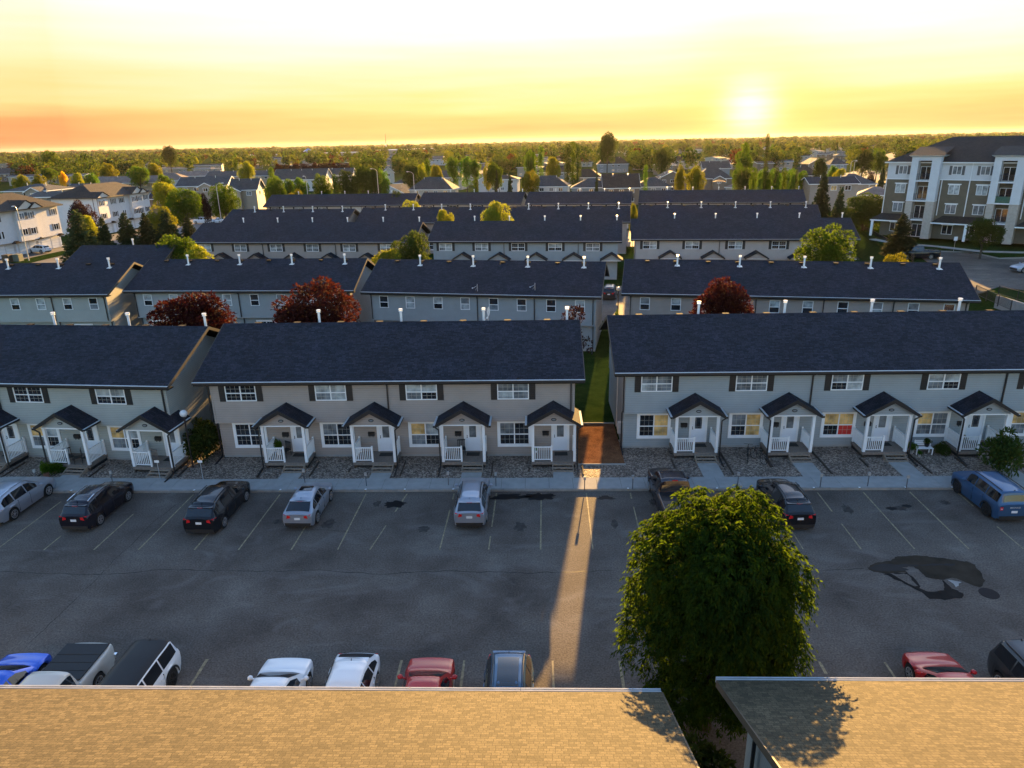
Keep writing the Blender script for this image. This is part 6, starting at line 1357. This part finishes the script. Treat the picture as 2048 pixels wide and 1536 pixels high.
def dish(x, y, z, rz, label, full=True):
    r = empty('satellite_dish', (x, y, z), rz); tag(r, label, 'satellite dish', 'roof dishes'); b = MB(); b.tube((0, 0, -.1), (0, -.05, .75), .03, METAL, n=6); b.tube((-.3, .25, -.05), (0, -.03, .45), .015, METAL, n=5); b.build('mast', r)
    a = MB(); a.tube((0, -.05, .6), (-.45, -.15, .35), .02, METAL, n=5); a.ball((-.48, -.15, .38), .06, WHITE, 6, 4); a.build('arm', r)
    if full:
        d = MB(); n = 14; pts = [(0, .06, .75)]+[(.24*math.cos(2*math.pi*k/n), -.06, .75+.34*math.sin(2*math.pi*k/n)) for k in range(n)]; d.poly(pts, WHITE, [(0, 1+k, 1+(k+1) % n) for k in range(n)]); d.build('reflector', r)
def on_roof(px, py, y0, z0, ang):   # survey a point on a near roof slope
    n = Vector((math.sin(R_(ang))*SL, -math.cos(R_(ang))*SL, 1)); d = Vector(RM @ np.array([px-1024, 768-py, -F_PX])); o = Vector((0, 0, CAM_H)); p0 = Vector((y0[0], y0[1], z0)); k = (p0-o).dot(n)/d.dot(n); return o+d*k
q = on_roof(955, 583, (6.73, 66.84), ZE, -10); dish(q.x, q.y, q.z, 0, 'bare dish bracket low on the middle second row roof, left one', False)
q = on_roof(1070, 581, (6.73, 66.84), ZE, -10); dish(q.x, q.y, q.z, 0, 'bare dish bracket low on the middle second row roof, right one', False)
dish(-3.35, 49.4, 7.85, R_(70), 'white satellite dish behind the ridge of the taupe row')
def meters():
    b = MB(); b.box(-.35, 0, 1.2, 1.5, 1.1, 1.9, METAL); b.box(-.28, 0, 1.75, 2.0, 1.2, 1.7, METAL); b.tube((-.32, 2.3, 1.2), (-.32, 2.3, 5.2), .04, METAL, n=6); b.tube((-.4, 1.35, 1.65), (-.34, 1.35, 1.65), .12, GUT, n=10); b.box(-.2, 0, 2.2, 2.4, 1.2, 1.5, METAL)
    o = b.build('meter_box', rC, (.78, 0, 0)); v = MB(); v.box(0, .05, 0, .3, 0, .5, W_TAUPE); [v.box(.052, .065, .03, .27, .06+i*.08, .10+i*.08, BLACK) for i in range(5)]; v.build('wall_vent', rB, (.78+4*5.9, .9, 2.75))
meters()
def utility(px, py, w, h, label, m):
    q = P(px, py); r = empty('utility_box', q); tag(r, label, 'utility box', 'utility boxes'); b = MB(); b.box(-w/2, w/2, -w/2, w/2, 0, h, m); b.build('cabinet', r); c = MB(); c.prism([(-w/2-.05, h), (w/2+.05, h), (w/2-.1, h+.12), (-w/2+.1, h+.12)], -w/2-.05, w/2+.05, m, 'y'); c.build('lid', r)
utility(17, 524, 1.3, 1.3, 'brown utility cabinet on the grass verge at the left', FASC); utility(37, 522, 1.3, 1.2, 'grey green utility cabinet beside the brown one', mat('cabinet green', (.12, .14, .11)))
def umbrella():
    q = PY(1438, 363, 186); r = empty('patio_umbrella', (q[0], q[1], 0)); tag(r, 'orange patio umbrella glowing beside the dark house with one lit window', 'umbrella'); b = MB(); b.tube((0, 0, 0), (0, 0, q[2]), .03, POLE, n=6); b.build('pole', r)
    c = MB(); n = 8; R2 = 1.7; c.poly([(0, 0, q[2]+.5)]+[(R2*math.cos(2*math.pi*k/n), R2*math.sin(2*math.pi*k/n), q[2]) for k in range(n)], mat('orange canvas', (.7, .28, .06)), [(0, 1+k, 1+(k+1) % n) for k in range(n)]); c.build('canopy', r)
umbrella()
def kerb_marks():
    b = MB()
    for x in (-28.7, -26.1, -21.0, -18.0, -15.65, -12.85, -10.4, -8.0, -5.05, 5.5, 8.1, 10.8, 16.52, 19.2, 21.9, 24.6): b.poly([(x-.05, 38.47, .139), (x+.05, 38.47, .139), (x+.08, 38.6, .139), (x-.03, 38.62, .139)], WHITE); b.poly([(x-.05, 38.445, .04), (x+.05, 38.445, .04), (x+.05, 38.445, .135), (x-.05, 38.445, .135)], PAINT)
    tag(b.build('kerb_paint'), kind='structure')
kerb_marks()

def haze():
    b = MB(); b.box(-13500, 13500, -250, 15500, -1.2, 60, TRIMB); me = b.mesh('haze'); me.materials.clear()
    m = bpy.data.materials.new('haze air'); m.use_nodes = True; nt = m.node_tree; nt.nodes.clear(); o = nt.nodes.new('ShaderNodeOutputMaterial'); v = nt.nodes.new('ShaderNodeVolumePrincipled')
    v.inputs['Color'].default_value = (.95, .9, .82, 1); v.inputs['Density'].default_value = HAZE; v.inputs['Anisotropy'].default_value = .45; nt.links.new(v.outputs[0], o.inputs['Volume']); me.materials.append(m)
    tag(obj('haze', me), 'thin evening haze in the air', 'haze', kind='stuff')
HAZE = 0.000016
haze()
